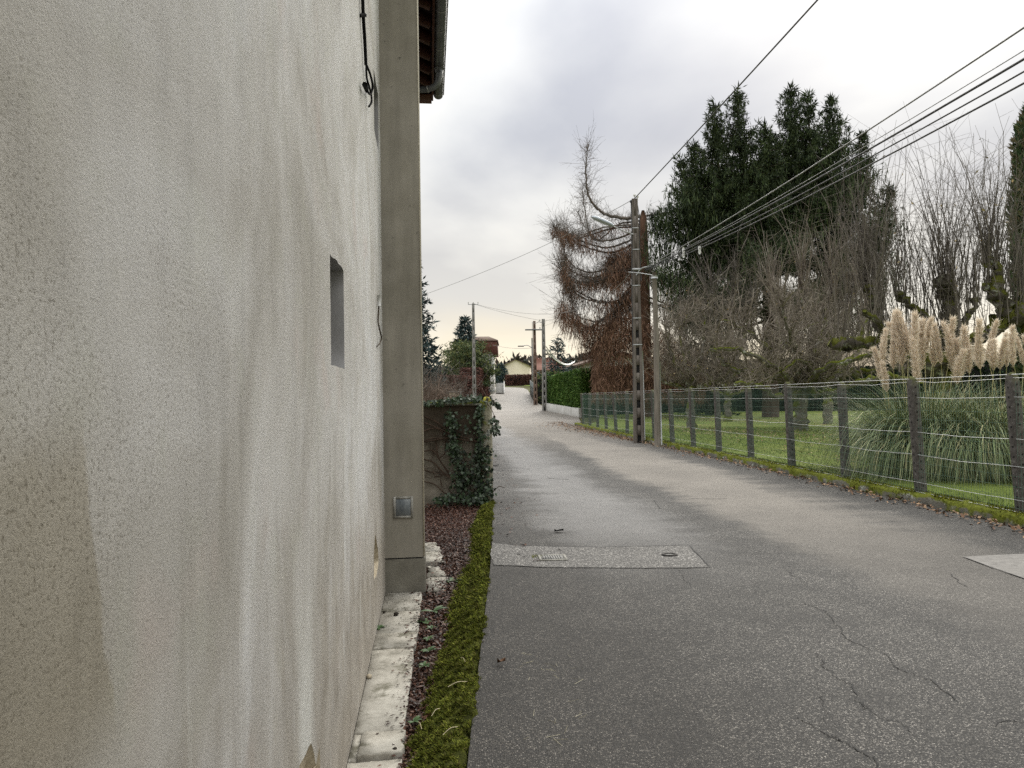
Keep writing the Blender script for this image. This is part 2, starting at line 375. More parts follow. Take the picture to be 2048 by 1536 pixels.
RL = [(-20, -.10), (0, -.15), (3.2, -.2), (7, -.21), (11.5, -.30), (20, -.75), (35, -1.3), (60, -1.95), (93, -3.1), (125, -2.1), (140, -5), (150, -13), (153, -30)]
RR = [(-20, 7.6), (0, 6.52), (10.6, 5.72), (39.5, 3.6), (46, 4.3), (56, 5.0), (62, 3.3), (75, 2.5), (97, 2.45), (122, 2.6), (145, 2.0), (158, -6), (160, -30)]
def road_z(x, y): return zp(y) + .012 * math.sin(x * .9 + y * .25)
def build_road():
    mb = MB(); rows = []
    ts = np.concatenate([np.linspace(-14, 12, 70), np.linspace(12.4, 46, 60), np.linspace(47, 138, 50)])
    l = lambda y: np.interp(y, [a for a, b in RL], [b for a, b in RL]); r = lambda y: np.interp(y, [a for a, b in RR], [b for a, b in RR])
    for y in ts: rows.append([(x, y, road_z(x, y)) for x in np.linspace(l(y) - .02, r(y) + .02, 26)])
    for k in range(1, 16):                       # beyond the last pole the street bends left
        s = k / 15; L0 = np.array([l(138), 138.]); R0 = np.array([r(138), 138.]); L1 = np.array([-30., 149.]); R1 = np.array([-30., 155.])
        a = L0 + (L1 - L0) * s + np.array([0, 9 * math.sin(math.pi * s) * .5]); b = R0 + (R1 - R0) * s + np.array([6 * math.sin(math.pi * s), 7 * math.sin(math.pi * s)])
        rows.append([(*(a + (b - a) * q), zp((a + (b - a) * q)[1]) + .01) for q in np.linspace(0, 1, 26)])
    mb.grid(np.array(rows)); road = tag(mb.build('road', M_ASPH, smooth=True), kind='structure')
    # repaired trench across the road, its sealed joints, cracks
    tp = NT('patch_asphalt'); v = tp.co(); st = tp.voro(v, 105, out='Color'); sx = tp.xyz(st)[0]
    c = tp.ramp(sx, [(0, (.032, .03, .028)), (.5, (.068, .064, .058)), (.85, (.14, .132, .12)), (.96, (.38, .36, .33))])
    c = tp.mix(.7, c, tp.ramp(tp.noise(v, 1.4, 4), [(.3, .75), (.7, 1.25)]), 'MULTIPLY')
    m_patch = tp.end(c, .7, tp.bump(tp.math('ADD', tp.voro(v, 105), sx), .5, .005), .35)
    def sheet(name, pix, mat, dz):
        P = []
        for i in range(len(pix)):
            a, b = np.array(pix[i], float), np.array(pix[(i + 1) % len(pix)], float)
            for t in np.linspace(0, 1, 5, endpoint=False):
                g = gnd(*(a + (b - a) * t)); g[:2] += rng.normal(size=2) * .006; P.append(g)
        P = np.array(P); b2 = [Vector(p[:2]) for p in P]
        x0, y0 = P[:, 0].min(), P[:, 1].min(); x1, y1 = P[:, 0].max(), P[:, 1].max()
        inner = [Vector((x, y)) for x in np.arange(x0, x1, .22) for y in np.arange(y0, y1, .22)]
        n = len(b2); vs, es, fs, *_ = delaunay_2d_cdt(b2 + inner, [(i, (i + 1) % n) for i in range(n)], [], 0, 1e-5)
        poly = [(p.x, p.y) for p in b2]
        def inside(x, y):
            k = False
            for i in range(n):
                (xa, ya), (xb, yb) = poly[i], poly[i - 1]
                if (ya > y) != (yb > y) and x < (xb - xa) * (y - ya) / (yb - ya) + xa: k = not k
            return k
        fs = [f_ for f_ in fs if inside(sum(vs[i].x for i in f_) / 3, sum(vs[i].y for i in f_) / 3)]
        mb = MB(); mb.raw([(p.x, p.y, road_z(p.x, p.y) + dz) for p in vs], fs); return mb.build(name, mat, road)
    trench = [(984, 1088), (1050, 1094), (1200, 1096), (1378, 1090), (1420, 1135), (1290, 1138), (1100, 1138), (988, 1133), (981, 1112)]
    sheet('trench_repair', trench, m_patch, .004)
    pale = noisy('pale_patch', (.16, .15, .138), (.235, .222, .203), 14, .85, .4, 120, .004)
    sheet('pale_repair', [(1925, 1113), (2060, 1107), (2300, 1100), (2420, 1235), (2048, 1156)], pale, .004)
    def strip(name, pix, w, dz=.007, jit=.012, sub=5, mat=M_TAR_SHADE):
        P = np.array([gnd(*p) for p in pix]); Q = []
        for i in range(len(P) - 1):
            for t in np.linspace(0, 1, sub, endpoint=False): Q.append(P[i] + (P[i + 1] - P[i]) * t)
        Q.append(P[-1]); Q = np.array(Q); Q[:, :2] += rng.normal(size=(len(Q), 2)) * jit
        T = np.gradient(Q[:, :2], axis=0); T /= np.linalg.norm(T, axis=1)[:, None] + 1e-9; Nn = np.stack([-T[:, 1], T[:, 0]], 1)
        ww = w * rng.uniform(.35, 1.2, len(Q)); ww[0] = ww[-1] = w * .12
        mb = MB(); G = np.zeros((len(Q), 2, 3))
        for i in range(len(Q)):
            for j, sg in enumerate((-1, 1)):
                xy = Q[i, :2] + Nn[i] * ww[i] * .5 * sg; G[i, j] = (*xy, road_z(*xy) + dz)
        mb.grid(G); return mb.build(name, mat, road)
    strip('sealed_joint', trench[0:4], .016, .0075, .003, 8); strip('sealed_joint', trench[3:5], .018, .0075, .003, 8)
    strip('sealed_joint', [(1400, 1136), (1290, 1138), (1100, 1138), (985, 1133)], .010, .0075, .003, 8)
    strip('sealed_joint', [(1925, 1113), (1985, 1135), (2048, 1156), (2150, 1190)], .016, .0075, .002, 5)
    z8 = lambda L: [(1040 + x * .492, 980 + y * .492) for x, y in L]
    for c, w in (([(1080, 320), (1150, 372)], .006), ([(1145, 455), (1240, 492), (1272, 522), (1330, 605), (1440, 655)], .008), ([(1490, 660), (1530, 725), (1592, 745), (1680, 782), (1790, 865)], .009),
                 ([(1205, 668), (1245, 725), (1290, 772), (1345, 792), (1385, 872), (1400, 900)], .008), ([(1122, 930), (1190, 965), (1268, 1018), (1330, 1046), (1432, 1095), (1480, 1180)], .008),
                 ([(1750, 335), (1800, 380), (1830, 392)], .008), ([(640, 320), (665, 360), (690, 385)], .006), ([(1920, 960), (1990, 940), (2060, 948)], .007), ([(545, 40), (560, 62), (572, 75)], .009), ([(1215, 790), (1235, 900), (1245, 960)], .004), ([(1385, 872), (1460, 930), (1540, 945), (1600, 1010)], .004)):
        strip('crack', z8(c), w, .004, .010, 7)
    strip('surface_joint', [(1090, 955), (1120, 957), (1140, 958)], .03, .004, .01, 6); strip('surface_joint', [(1380, 996), (1420, 997), (1455, 997)], .02, .004, .008, 6)
    return road
ROAD = build_road()

# ------------------------------------------------------------------ the rendered house on the left
WX0, WS = -0.391, -0.1147                 # foot of the wall: x = WX0 + WS * y
_t = np.array([WS, 1.0]); _t /= np.linalg.norm(_t)
H_ORG = np.array([WX0, 0.0, 0.0]); H_ANG = math.atan2(_t[1], _t[0])       # local x runs along the wall, local -y points to the road
T3 = np.array([_t[0], _t[1], 0]); O3 = np.array([_t[1], -_t[0], 0])       # along, outward
def wall_st(px, py):            # a point of the wall face: (metres along it, height)
    v = ray(px, py); k = np.dot(H_ORG - CAM, O3) / np.dot(v, O3); p = CAM + v * k
    return np.dot(p - H_ORG, T3), p[2]
def mat_wall():
    t = NT('roughcast_render'); p = t.xyz(); v = t.co()
    s, z = p[0], p[2]
    rough_ = t.noise(v, 135, 6, .82); grain = t.noise(v, 300, 4, .8)
    streak = t.noise(t.co((3.2, 3.2, .8)), 1.5, 6, .62, 1.1); streak2 = t.noise(t.co((22, 22, 1.6)), 1.2, 5, .6, .8); patch = t.noise(v, 1.0, 5, .6, 1.2); blot = t.noise(v, 4.5, 5, .6)
    col = t.ramp(patch, [(.30, (.42, .40, .36)), (.44, (.54, .523, .492)), (.56, (.61, .598, .575)), (.68, (.66, .657, .647))])
    col = t.mix(.42, col, t.ramp(streak, [(.28, .70), (.5, 1.0), (.72, 1.14)]), 'MULTIPLY')
    col = t.mix(.14, col, t.ramp(streak2, [(.3, .72), (.5, 1.0), (.7, 1.16)]), 'MULTIPLY')
    # greenish and pinkish tints of old render
    col = t.mix(t.math('MULTIPLY', t.mr(blot, .5, .68), .2), col, (.50, .51, .42, 1))
    col = t.mix(t.math('MULTIPLY', t.mr(t.noise(v, 2.1, 3), .58, .72), .35), col, (.58, .49, .45, 1))
    # splashed dirt on the lowest metre, with pale run-off streaks through it
    zd = t.math('ADD', z, t.math('MULTIPLY', t.math('SUBTRACT', streak, .5), 1.5))
    low = t.mr(zd, 1.5, .2)
    col = t.mix(t.math('MULTIPLY', low, .75), col, t.ramp(blot, [(.3, (.23, .195, .145)), (.7, (.42, .375, .31))]))
    run = t.math('MULTIPLY', t.math('MULTIPLY', t.mr(t.noise(t.co((3.5, 3.5, .5)), 1.6, 4, .6, .5), .58, .72), t.mr(z, 1.5, 1.0)), .55)
    sc_, _ = wall_st(612, 1420); off = t.math('ABSOLUTE', t.math('SUBTRACT', t.math('ADD', s, t.math('MULTIPLY', t.math('SUBTRACT', blot, .5), .10)), sc_))
    one = t.math('MULTIPLY', t.mr(t.math('MULTIPLY_ADD', z, -.10, off), .13, -.02), t.math('MULTIPLY', t.mr(z, .06, .22), t.mr(z, 1.25, .6)))
    run = t.math('MAXIMUM', run, one)
    col = t.mix(t.math('MULTIPLY', run, .8), col, (.72, .72, .68, 1))
    # older, yellower coat on the near side of the broken edge of the skim layer
    edge = t.math('ADD', t.math('MULTIPLY', t.math('SUBTRACT', t.noise(v, 9, 5, .6), .5), .07), t.math('MULTIPLY_ADD', z, -.22, 1.17))
    side = t.math('SUBTRACT', s, edge); old = t.mr(side, .006, -.006)
    zone = t.mr(t.math('ADD', z, t.math('MULTIPLY', t.math('SUBTRACT', t.noise(v, 7, 3), .5), .2)), 1.62, 1.50)
    zone = t.math('MULTIPLY', zone, t.mr(z, 1.16, 1.28))
    col = t.mix(t.math('MULTIPLY', t.math('MULTIPLY', old, zone), .75), col, t.mix(1.0, col, (.74, .70, .61, 1), 'MULTIPLY'))
    soft = t.math('MULTIPLY', t.mr(side, .25, -.15), .5)
    col = t.mix(soft, col, t.mix(1.0, col, (.90, .87, .79, 1), 'MULTIPLY'))
    # dark pits
    pits = t.math('MULTIPLY', t.mr(rough_, .485, .40), t.mr(t.noise(v, 1.7, 4, .6, .8), .38, .62, .12, 1.0))
    col = t.mix(t.math('MULTIPLY', pits, .75), col, t.mix(1.0, col, (.40, .38, .34, 1), 'MULTIPLY'))
    col = t.mix(.5, col, t.ramp(grain, [(.3, .72), (.7, 1.22)]), 'MULTIPLY')
    h = t.math('ADD', rough_, t.math('MULTIPLY', grain, .35))
    n1 = t.bump(h, .85, .012)
    step = t.math('MULTIPLY', t.math('SUBTRACT', 1.0, old), zone)
    n2 = t.bump(step, .5, .003, n1)
    return t.end(col, .95, n2, .12)
def mat_fin():
    t = NT('smooth_grey_render'); v = t.co()
    c = t.ramp(t.noise(v, 1.8, 6, .65), [(.3, (.19, .175, .14)), (.7, (.275, .255, .215))])
    c = t.mix(.6, c, t.ramp(t.noise(t.co((5, 5, .5)), 2, 5), [(.3, .75), (.7, 1.2)]), 'MULTIPLY')
    c = t.mix(t.mr(t.noise(v, 14, 5, .75), .62, .72), c, (.085, .08, .065, 1))
    return t.end(c, .9, t.bump(t.noise(v, 90, 4), .35, .004), .15)
M_WALL, M_FIN = mat_wall(), mat_fin()
M_STONE = noisy('exposed_stone', (.30, .25, .17), (.46, .40, .30), 22, .9, .7, 60, .01)
M_ZINC = noisy('zinc', (.075, .08, .08), (.125, .13, .13), 6, .5, .1, spec=.5, metal=.4)
M_RAFT = noisy('red_brown_timber', (.035, .012, .007), (.065, .022, .012), 5, .7, .3, stretch=(1, 1, 6))
M_BOARD = noisy('dark_boarding', (.010, .005, .004), (.02, .010, .008), 8, .8, .3)
M_TILE = noisy('clay_tile', (.16, .06, .035), (.26, .10, .06), 3, .85, .4, 30, .01)
M_BLACK = noisy('black_cable', (.008, .008, .008), (.016, .016, .016), 10, .95, 0, spec=.02)

house = thing('rendered_house', 'tall grey roughcast house wall along the left, with eaves and gutter', 'house', H_ORG, H_ANG)
S_FIN = float(np.dot(np.array([-1.10, 6.18, 0]) - H_ORG, T3)); FIN_OUT = .335; FIN_T = .42; Z_EAVE = 5.5; S_END = 9.35
def build_house():
    HB = -.25
    wins = []
    (s0, zt), (s1, zt1) = wall_st(660, 510), wall_st(687, 545); _, zb = wall_st(661, 728); _, zb1 = wall_st(690, 738)
    w1 = [(s0, zb), (s1, zb1), (s1, zt1 + .01), ((s0 + s1) / 2, (zt + zt1) / 2 + .012), (s0, zt)]
    (s0, zt), (_, zb) = wall_st(747, 136), wall_st(751, 272); s1 = wall_st(757, 270)[0]
    w2 = [(s0, zb), (s1, zb - .02), (s1, zt), (s0, zt)]
    def jag(P, j=.006, n=4):
        out = []
        for i in range(len(P)):
            a, b = np.array(P[i]), np.array(P[(i + 1) % len(P)])
            for t in np.linspace(0, 1, n, endpoint=False): out.append(a + (b - a) * t + (rng.normal(size=2) * j))
        return [tuple(q) for q in out]
    c1 = jag([wall_st(*p) for p in ((750, 1072), (753, 1080), (756, 1100), (757, 1120), (756, 1134), (752, 1152), (748, 1158), (748, 1110))], .007, 3)
    c2 = jag([wall_st(*p) for p in ((622, 1486), (634, 1540), (634, 1580), (590, 1580), (600, 1530))], .004, 4)
    c3 = jag([wall_st(*p) for p in ((639, 1498), (641, 1560), (622, 1580), (630, 1535))], .004, 3)
    holes = [(jag(w1, .003, 6), .30, 'w'), (jag(w2, .002, 4), .30, 'w'), (c1, .05, 'c'), (c2, .028, 'c'), (c3, .025, 'c')]
    outer = [(-3.5, HB), (S_FIN, HB), (S_FIN, 8.0), (-3.5, 8.0)]
    V = [Vector(p) for p in outer]; E = [(i, (i + 1) % 4) for i in range(4)]
    for P, _, _ in holes:
        b = len(V); V += [Vector(p) for p in P]; E += [(b + i, b + (i + 1) % len(P)) for i in range(len(P))]
    V += [Vector((x, z)) for x in np.arange(-3.2, S_FIN, .5) for z in np.arange(0.2, 8, .5)]
    vs, es, fs, *_ = delaunay_2d_cdt(V, E, [], 0, 1e-6)
    def ins(P, x, y):
        k = False
        for i in range(len(P)):
            (xa, ya), (xb, yb) = P[i], P[i - 1]
            if (ya > y) != (yb > y) and x < (xb - xa) * (y - ya) / (yb - ya) + xa: k = not k
        return k
    keep = []
    for f_ in fs:
        cx, cz = sum(vs[i].x for i in f_) / 3, sum(vs[i].y for i in f_) / 3
        if not any(ins(P, cx, cz) for P, _, _ in holes): keep.append(f_)
    mb = MB(); mb.raw([(p.x, 0, p.y) for p in vs], keep)
    mb.raw([(-3.5, 0, HB), (-3.5, .4, HB), (-3.5, .4, 8), (-3.5, 0, 8), (S_FIN, .4, 8), (S_FIN, 0, 8)], [(0, 1, 2, 3), (3, 2, 4, 5)])
    mrev = M_FIN
    for P, dep, kind in holes:
        n = len(P)
        if kind == 'w':
            k = [(p[0], 0, p[1]) for p in P] + [(p[0], dep, p[1]) for p in P]
            mb.raw(k, [(i, (i + 1) % n, n + (i + 1) % n, n + i) for i in range(n)], 2)
        else:
            cxy = np.mean(P, 0)
            inner = [(cxy[0] + (p[0] - cxy[0]) * .8, dep * rng.uniform(.6, 1), cxy[1] + (p[1] - cxy[1]) * .85) for p in P]
            mb.raw([(p[0], 0, p[1]) for p in P] + inner + [(cxy[0], dep, cxy[1])], [(i, (i + 1) % n, n + (i + 1) % n, n + i) for i in range(n)] + [(n + i, n + (i + 1) % n, 2 * n) for i in range(n)], 1)
    wall = mb.build('wall', [M_WALL, M_STONE, noisy('reveal_render', (.26, .255, .25), (.36, .355, .35), 5, .95, .3, 60, .004)], house)
    for P, dep, kind in holes:
        if kind == 'w':
            a = np.array(P); x0, x1, z0, z1 = a[:, 0].min() - .03, a[:, 0].max() + .03, a[:, 1].min() - .03, a[:, 1].max() + .03
            fr = MB()
            for (ax, bx, az, bz) in ((x0, x0 + .06, z0, z1), (x1 - .06, x1, z0, z1), (x0 + .06, x1 - .06, z0, z0 + .06), (x0 + .06, x1 - .06, z1 - .06, z1)):
                fr.box(((ax + bx) / 2, dep + .02, (az + bz) / 2), ((bx - ax) / 2, .018, (bz - az) / 2))
            w = fr.build('window', M_BOARD, house)
            g = MB(); g.box(((x0 + x1) / 2, dep + .025, (z0 + z1) / 2), ((x1 - x0) / 2 - .055, .004, (z1 - z0) / 2 - .055)); g.build('pane', M_DARK, w)
    # projecting fin wall at the end of the facade
    mb = MB(); a, b = S_FIN, S_FIN + FIN_T
    def fin_block(z0, z1, o, mi=0, bev=.012):
        rows = []
        for z in np.linspace(z0, z1, max(2, int((z1 - z0) / .4) + 2)):
            w = .0025 * math.sin(z * 3.1)
            rows.append([(a, .25, z), (a + w, -o + bev, z), (a + bev + w, -o, z), (b - bev, -o, z), (b, -o + bev, z), (b, .25, z)])
        mb.grid(np.array(rows), mi)
        mb.raw(rows[-1], [(0, 1, 2, 3, 4, 5)], mi); mb.raw(rows[0], [(5, 4, 3, 2, 1, 0)], mi)
    zj = float(wall_z_at(1118)); fin_block(zj + .012, 8.0, FIN_OUT)
    fin = mb.build('fin_wall', M_FIN, house)
    mb = MB(); fin_block(HB, zj, FIN_OUT + .008)
    mb.build('plinth', noisy('plinth_concrete', (.12, .112, .09), (.20, .188, .155), 5, .92, .6, 50, .008), fin)
    mb = MB(); mb.box((a + FIN_T / 2 + .006, 0 - FIN_OUT / 2 + .12, zj + .006), (FIN_T / 2, FIN_OUT / 2 + .10, .012)); mb.build('mortar_joint', M_TAR_SHADE, fin)
    mb = MB(); mb.box((a + .009, -FIN_OUT + .004, (zj + 8) / 2), (.011, .006, (8 - zj) / 2 - .02)); mb.build('lit_edge_strip', noisy('lit_edge_cream', (.50, .46, .36), (.60, .56, .46), 9, .7, .2), fin)  # added pale strip standing in for the fin's lit side face
    # flush metal hatch
    def on_fin(px, py):
        v = ray(px, py); P0 = H_ORG + T3 * S_FIN; k = np.dot(P0 - CAM, T3) / np.dot(v, T3); p = CAM + v * k - H_ORG; return np.dot(p, O3), p[2]
    o0, z1 = on_fin(789, 996); o1, z0 = on_fin(824, 1033)
    mb = MB(); oc, zc = (o0 + o1) / 2, (z0 + z1) / 2; ho, hz = (o1 - o0) / 2, (z1 - z0) / 2
    hm = noisy('painted_hatch', (.09, .105, .115), (.19, .205, .21), 16, .55, .4, 40, .003, spec=.4)
    mb.bevel_box((a - .003, -oc, zc), (.008, ho - .012, hz - .012), .003); hatch = mb.build('hatch', hm, fin)
    mb = MB()
    for sg in (-1, 1):
        mb.box((a - .002, -oc + sg * ho, zc), (.007, .010, hz + .01)); mb.box((a - .002, -oc, zc + sg * hz), (.007, ho - .0105, .010))
    mb.build('hatch_frame', noisy('hatch_frame_cement', (.22, .215, .19), (.33, .32, .29), 30, .9, .5, 80, .004), hatch)
    # wall of the lower part behind the fin
    mb = MB(); mb.box(((b + S_END - .25) / 2, .2, 2.6), ((S_END - .25 - b) / 2 - .002, .198, 2.85)); mb.build('rear_wall', M_WALL, house)
    # eaves: boarding, rafters, fascia, gutter
    OG = .47; slope = math.tan(math.radians(24))
    def roof_z(o): return Z_EAVE + .10 + (OG - o) * slope
    mb = MB(); s0, s1 = b + .003, S_END
    o_in = -1.6
    mb.raw([(s0, -OG - .04, roof_z(OG + .04)), (s1, -OG - .04, roof_z(OG + .04)), (s1, -o_in, roof_z(o_in)), (s0, -o_in, roof_z(o_in)),
            (s0, -OG - .04, roof_z(OG + .04) + .03), (s1, -OG - .04, roof_z(OG + .04) + .03), (s1, -o_in, roof_z(o_in) + .03), (s0, -o_in, roof_z(o_in) + .03)],
           [(0, 1, 2, 3), (4, 7, 6, 5), (0, 4, 5, 1), (1, 5, 6, 2), (3, 2, 6, 7), (0, 3, 7, 4)])
    roof = mb.build('roof', M_BOARD, house)
    s = s0 + .12
    Ra = np.array([[1, 0, 0], [0, math.cos(math.radians(24)), -math.sin(math.radians(24))], [0, math.sin(math.radians(24)), math.cos(math.radians(24))]])
    while s < s1 - .12:
        mb = MB(); om = (OG + o_in) / 2; mb.box((s, -om, roof_z(om) - .068), (.035, (OG - o_in) / 2 / math.cos(math.radians(24)) - .01, .06), R=Ra); mb.build('rafter', M_RAFT, roof); s += .36
    mb = MB(); om = (OG + .02 + o_in) / 2; mb.box((s1 + .014, -om, roof_z(om) - .03), (.013, (OG + .02 - o_in) / 2 / math.cos(math.radians(24)), .11), R=Ra); mb.build('bargeboard', M_RAFT, roof)
    mb = MB(); mb.box((s1 - .10, -OG / 2 + .2, Z_EAVE - .035), (.125, OG / 2 + .2, .012)); mb.build('soffit_return', M_RAFT, roof)
    mb = MB(); mb.box(((s0 + s1) / 2, -OG - .011, Z_EAVE + .035), ((s1 - s0) / 2, .010, .055)); mb.build('fascia', M_RAFT, roof)
    for i in range(12):                        # courses of tiles above the boarding
        s_a = s0 + (s1 - s0) * i / 12
        for j in range(6):
            oa = OG + .07 - j * .33
            mb = MB(); mb.box((s_a + (s1 - s0) / 24, -(oa - .17), roof_z(oa - .17) + .055 + .012 * (j % 2)), ((s1 - s0) / 24 - .004, .185, .008), R=Ra); mb.build('roof_tile', M_TILE, roof)
    # half-round zinc gutter with brackets and swan-neck outlet
    GR = .062; go = OG + .022 + GR + .002; gz = Z_EAVE + .055
    mb = MB(); ang = np.linspace(math.pi, 2 * math.pi, 11); rows = []
    for rr in (GR, GR - .004):
        pass
    prof = [(go + GR * math.cos(t), gz + GR * math.sin(t)) for t in ang]; inn = [(go + (GR - .004) * math.cos(t), gz + (GR - .004) * math.sin(t)) for t in ang[::-1]]
    bead = [(go + GR + .006 + .007 * math.cos(t), gz + .004 + .007 * math.sin(t)) for t in np.linspace(0, 2 * math.pi, 7)]
    pr = prof + inn
    mb.grid(np.array([[(s, -o, z) for o, z in pr] for s in np.linspace(s0, s1 - .02, 10)]), 0, True)
    mb.grid(np.array([[(s, -o, z) for o, z in bead[:-1]] for s in np.linspace(s0, s1 - .02, 10)]), 0, True)
    mb.raw([(s1 - .02, -o, z) for o, z in prof], [tuple(range(len(prof)))])
    gut = mb.build('gutter', M_ZINC, house, True)
    m_br = noisy('bright_zinc', (.22, .22, .21), (.30, .30, .29), 9, .45, 0, metal=.5)
    for s in np.arange(s0 + .15, s1 - .05, .40):
        mb = MB(); a2 = np.linspace(math.pi * 1.0, 2 * math.pi, 9)
        mb.grid(np.array([[(s + ds, -(go + (GR + .004) * math.cos(t)), gz + (GR + .004) * math.sin(t)) for t in a2] for ds in (-.008, .008)])); mb.build('gutter_bracket', m_br, gut)
    sp = 8.45
    path = smooth_path([(sp, -go, gz - GR + .01), (sp, -go, gz - GR - .09), (sp + .01, -go + .04, gz - GR - .19), (sp + .02, -go + .13, gz - GR - .235), (sp + .03, -go + .24, gz - GR - .245), (sp + .05, -go + .52, gz - GR - .255)], 6)
    mb = MB(); mb.tube(path, .036, 10); dp = mb.build('downpipe', M_ZINC, house, True)
    mb = MB(); mb.tube([(sp, -go, gz - GR + .005), (sp, -go, gz - GR - .05)], [.058, .04], 12); mb.build('outlet_cone', M_ZINC, dp, True)
    mb = MB(); mb.tube(path[18:20], .041, 10); mb.build('pipe_collar', m_br, dp, True)
    mb = MB(); mb.tube([(sp + .05, -go + .52, gz - GR - .255), (sp + .05, -go + .54, gz - GR - .30), (sp + .05, -go + .545, 0.0)], .036, 10); mb.build('downpipe_drop', M_ZINC, dp, True)
def wall_z_at(py):              # height on the front of the fin wall
    v = ray(810, py); P0 = H_ORG + T3 * S_FIN; k = np.dot(P0 - CAM, T3) / np.dot(v, T3); return (CAM + v * k)[2]
build_house()
def on_wall(px, py, off):
    s, z = wall_st(px, py); return H_ORG + T3 * s + O3 * off + np.array([0, 0, z])
def build_wall_bits():
    c = thing('hanging_cable', 'black looped cable dangling high on the rendered wall', 'cable', on_wall(724, 100, .0))
    o = np.array(c.location)
    P = [on_wall(x, y, .018) - o for x, y in ((716, -160), (719, -80), (719.5, 0), (721, 40), (723, 70), (725, 105), (726, 130))]
    mb = MB(); mb.tube(smooth_path(P, 5), .011, 6); mb.build('main_run', M_BLACK, c, True)
    mb = MB(); mb.tube(smooth_path([on_wall(x, y, w) - o for x, y, w in ((726, 128, .02), (730, 150, .035), (733, 172, .04), (732.5, 187, .03), (729, 187, .03), (724.5, 181, .03))], 6), .0075, 6); mb.build('loop_end', M_BLACK, c, True)
    mb = MB(); mb.tube(smooth_path([on_wall(x, y, w) - o for x, y, w in ((726, 128, .02), (727, 155, .02), (730, 176, .03), (734, 195, .03), (733.5, 205, .03), (731.5, 213, .02))], 6), .007, 6); mb.build('loose_end', M_BLACK, c, True)
    mb = MB(); mb.tube([on_wall(724, 182, .03) - o, on_wall(722.5, 176, .03) - o, on_wall(719.5, 169, .03) - o], [.012, .016, .018], 7); mb.build('connector', M_BLACK, c, True)
    mb = MB(); mb.tube([on_wall(719, 31, .0) - o, on_wall(720, 30, .03) - o, on_wall(721.5, 31, .0) - o], .012, 6); mb.build('cable_clip', M_BLACK, c, True)
    h = thing('wall_hook', 'small white bracket with a trailing wire on the rendered wall', 'hook', on_wall(752, 610, .0)); o = np.array(h.location)
    wm = noisy('white_plastic', (.5, .5, .48), (.6, .6, .58), 9, .6, 0)
    mb = MB(); mb.tube([on_wall(752, 590, .02) - o, on_wall(752.5, 612, .02) - o], .013, 6); mb.build('bracket', wm, h)
    mb = MB(); mb.tube(smooth_path([on_wall(x, y, w) - o for x, y, w in ((752.5, 610, .02), (753, 640, .012), (753, 655, .02), (755, 675, .03), (754.5, 686, .02), (752.5, 693, .005))], 6), .006, 5); mb.build('wire', noisy('rusty_wire', (.05, .04, .03), (.09, .07, .05), 9, .8, 0), h, True)
build_wall_bits()

# ------------------------------------------------------------------ strip at the foot of the house: slabs, leaf bed, mossy kerb
def hp(s, out, z): return H_ORG + T3 * s + O3 * out + np.array([0, 0, z])
def s_of(py, z=-.03, px=740): return float(np.dot(gnd(px, py, z) - H_ORG, T3))
def mat_slab():
    t = NT('pale_cement_slab'); v = t.co()
    c = t.ramp(t.noise(v, 7, 6, .7), [(.3, (.17, .16, .13)), (.45, (.33, .31, .265)), (.7, (.50, .475, .415))])
    c = t.mix(t.mr(t.noise(v, 4.0, 5, .7), .54, .66), c, (.16, .15, .115, 1))
    c = t.mix(t.math('MULTIPLY', t.mr(t.noise(t.co((1, 1, 1)), 28, 5, .8), .60, .7), .6), c, (.09, .085, .065, 1))
    return t.end(c, .95, t.bump(t.noise(v, 45, 5, .7), .5, .008), .12)
M_SLAB = mat_slab()
M_MOSS_S = noisy('moss_body', (.03, .033, .010), (.08, .088, .018), 18, 1.0, 1.0, 90, .02, spec=.05)
M_MOSS = leafy('moss_shoots', [(.05, .062, .014), (.085, .105, .018), (.14, .165, .024), (.23, .245, .04), (.09, .072, .03), (.16, .175, .028)], .9, .08, ms=9.0, mott=1.0)
M_LITTER = leafy('dead_beech_leaves', [(.026, .011, .007), (.055, .020, .011), (.09, .034, .018), (.03, .013, .008), (.15, .07, .04), (.017, .010, .007)], .55, .35)
M_TANLEAF = leafy('tan_fallen_leaves', [(.16, .09, .05), (.26, .16, .09), (.11, .055, .03), (.33, .22, .13)], .7, .25)
M_GREEN = leafy('weed_leaves', [(.04, .08, .025), (.06, .115, .035), (.03, .06, .022)], .5, .35)
M_STEM = noisy('stem', (.05, .035, .02), (.09, .06, .035), 9, .9, 0)
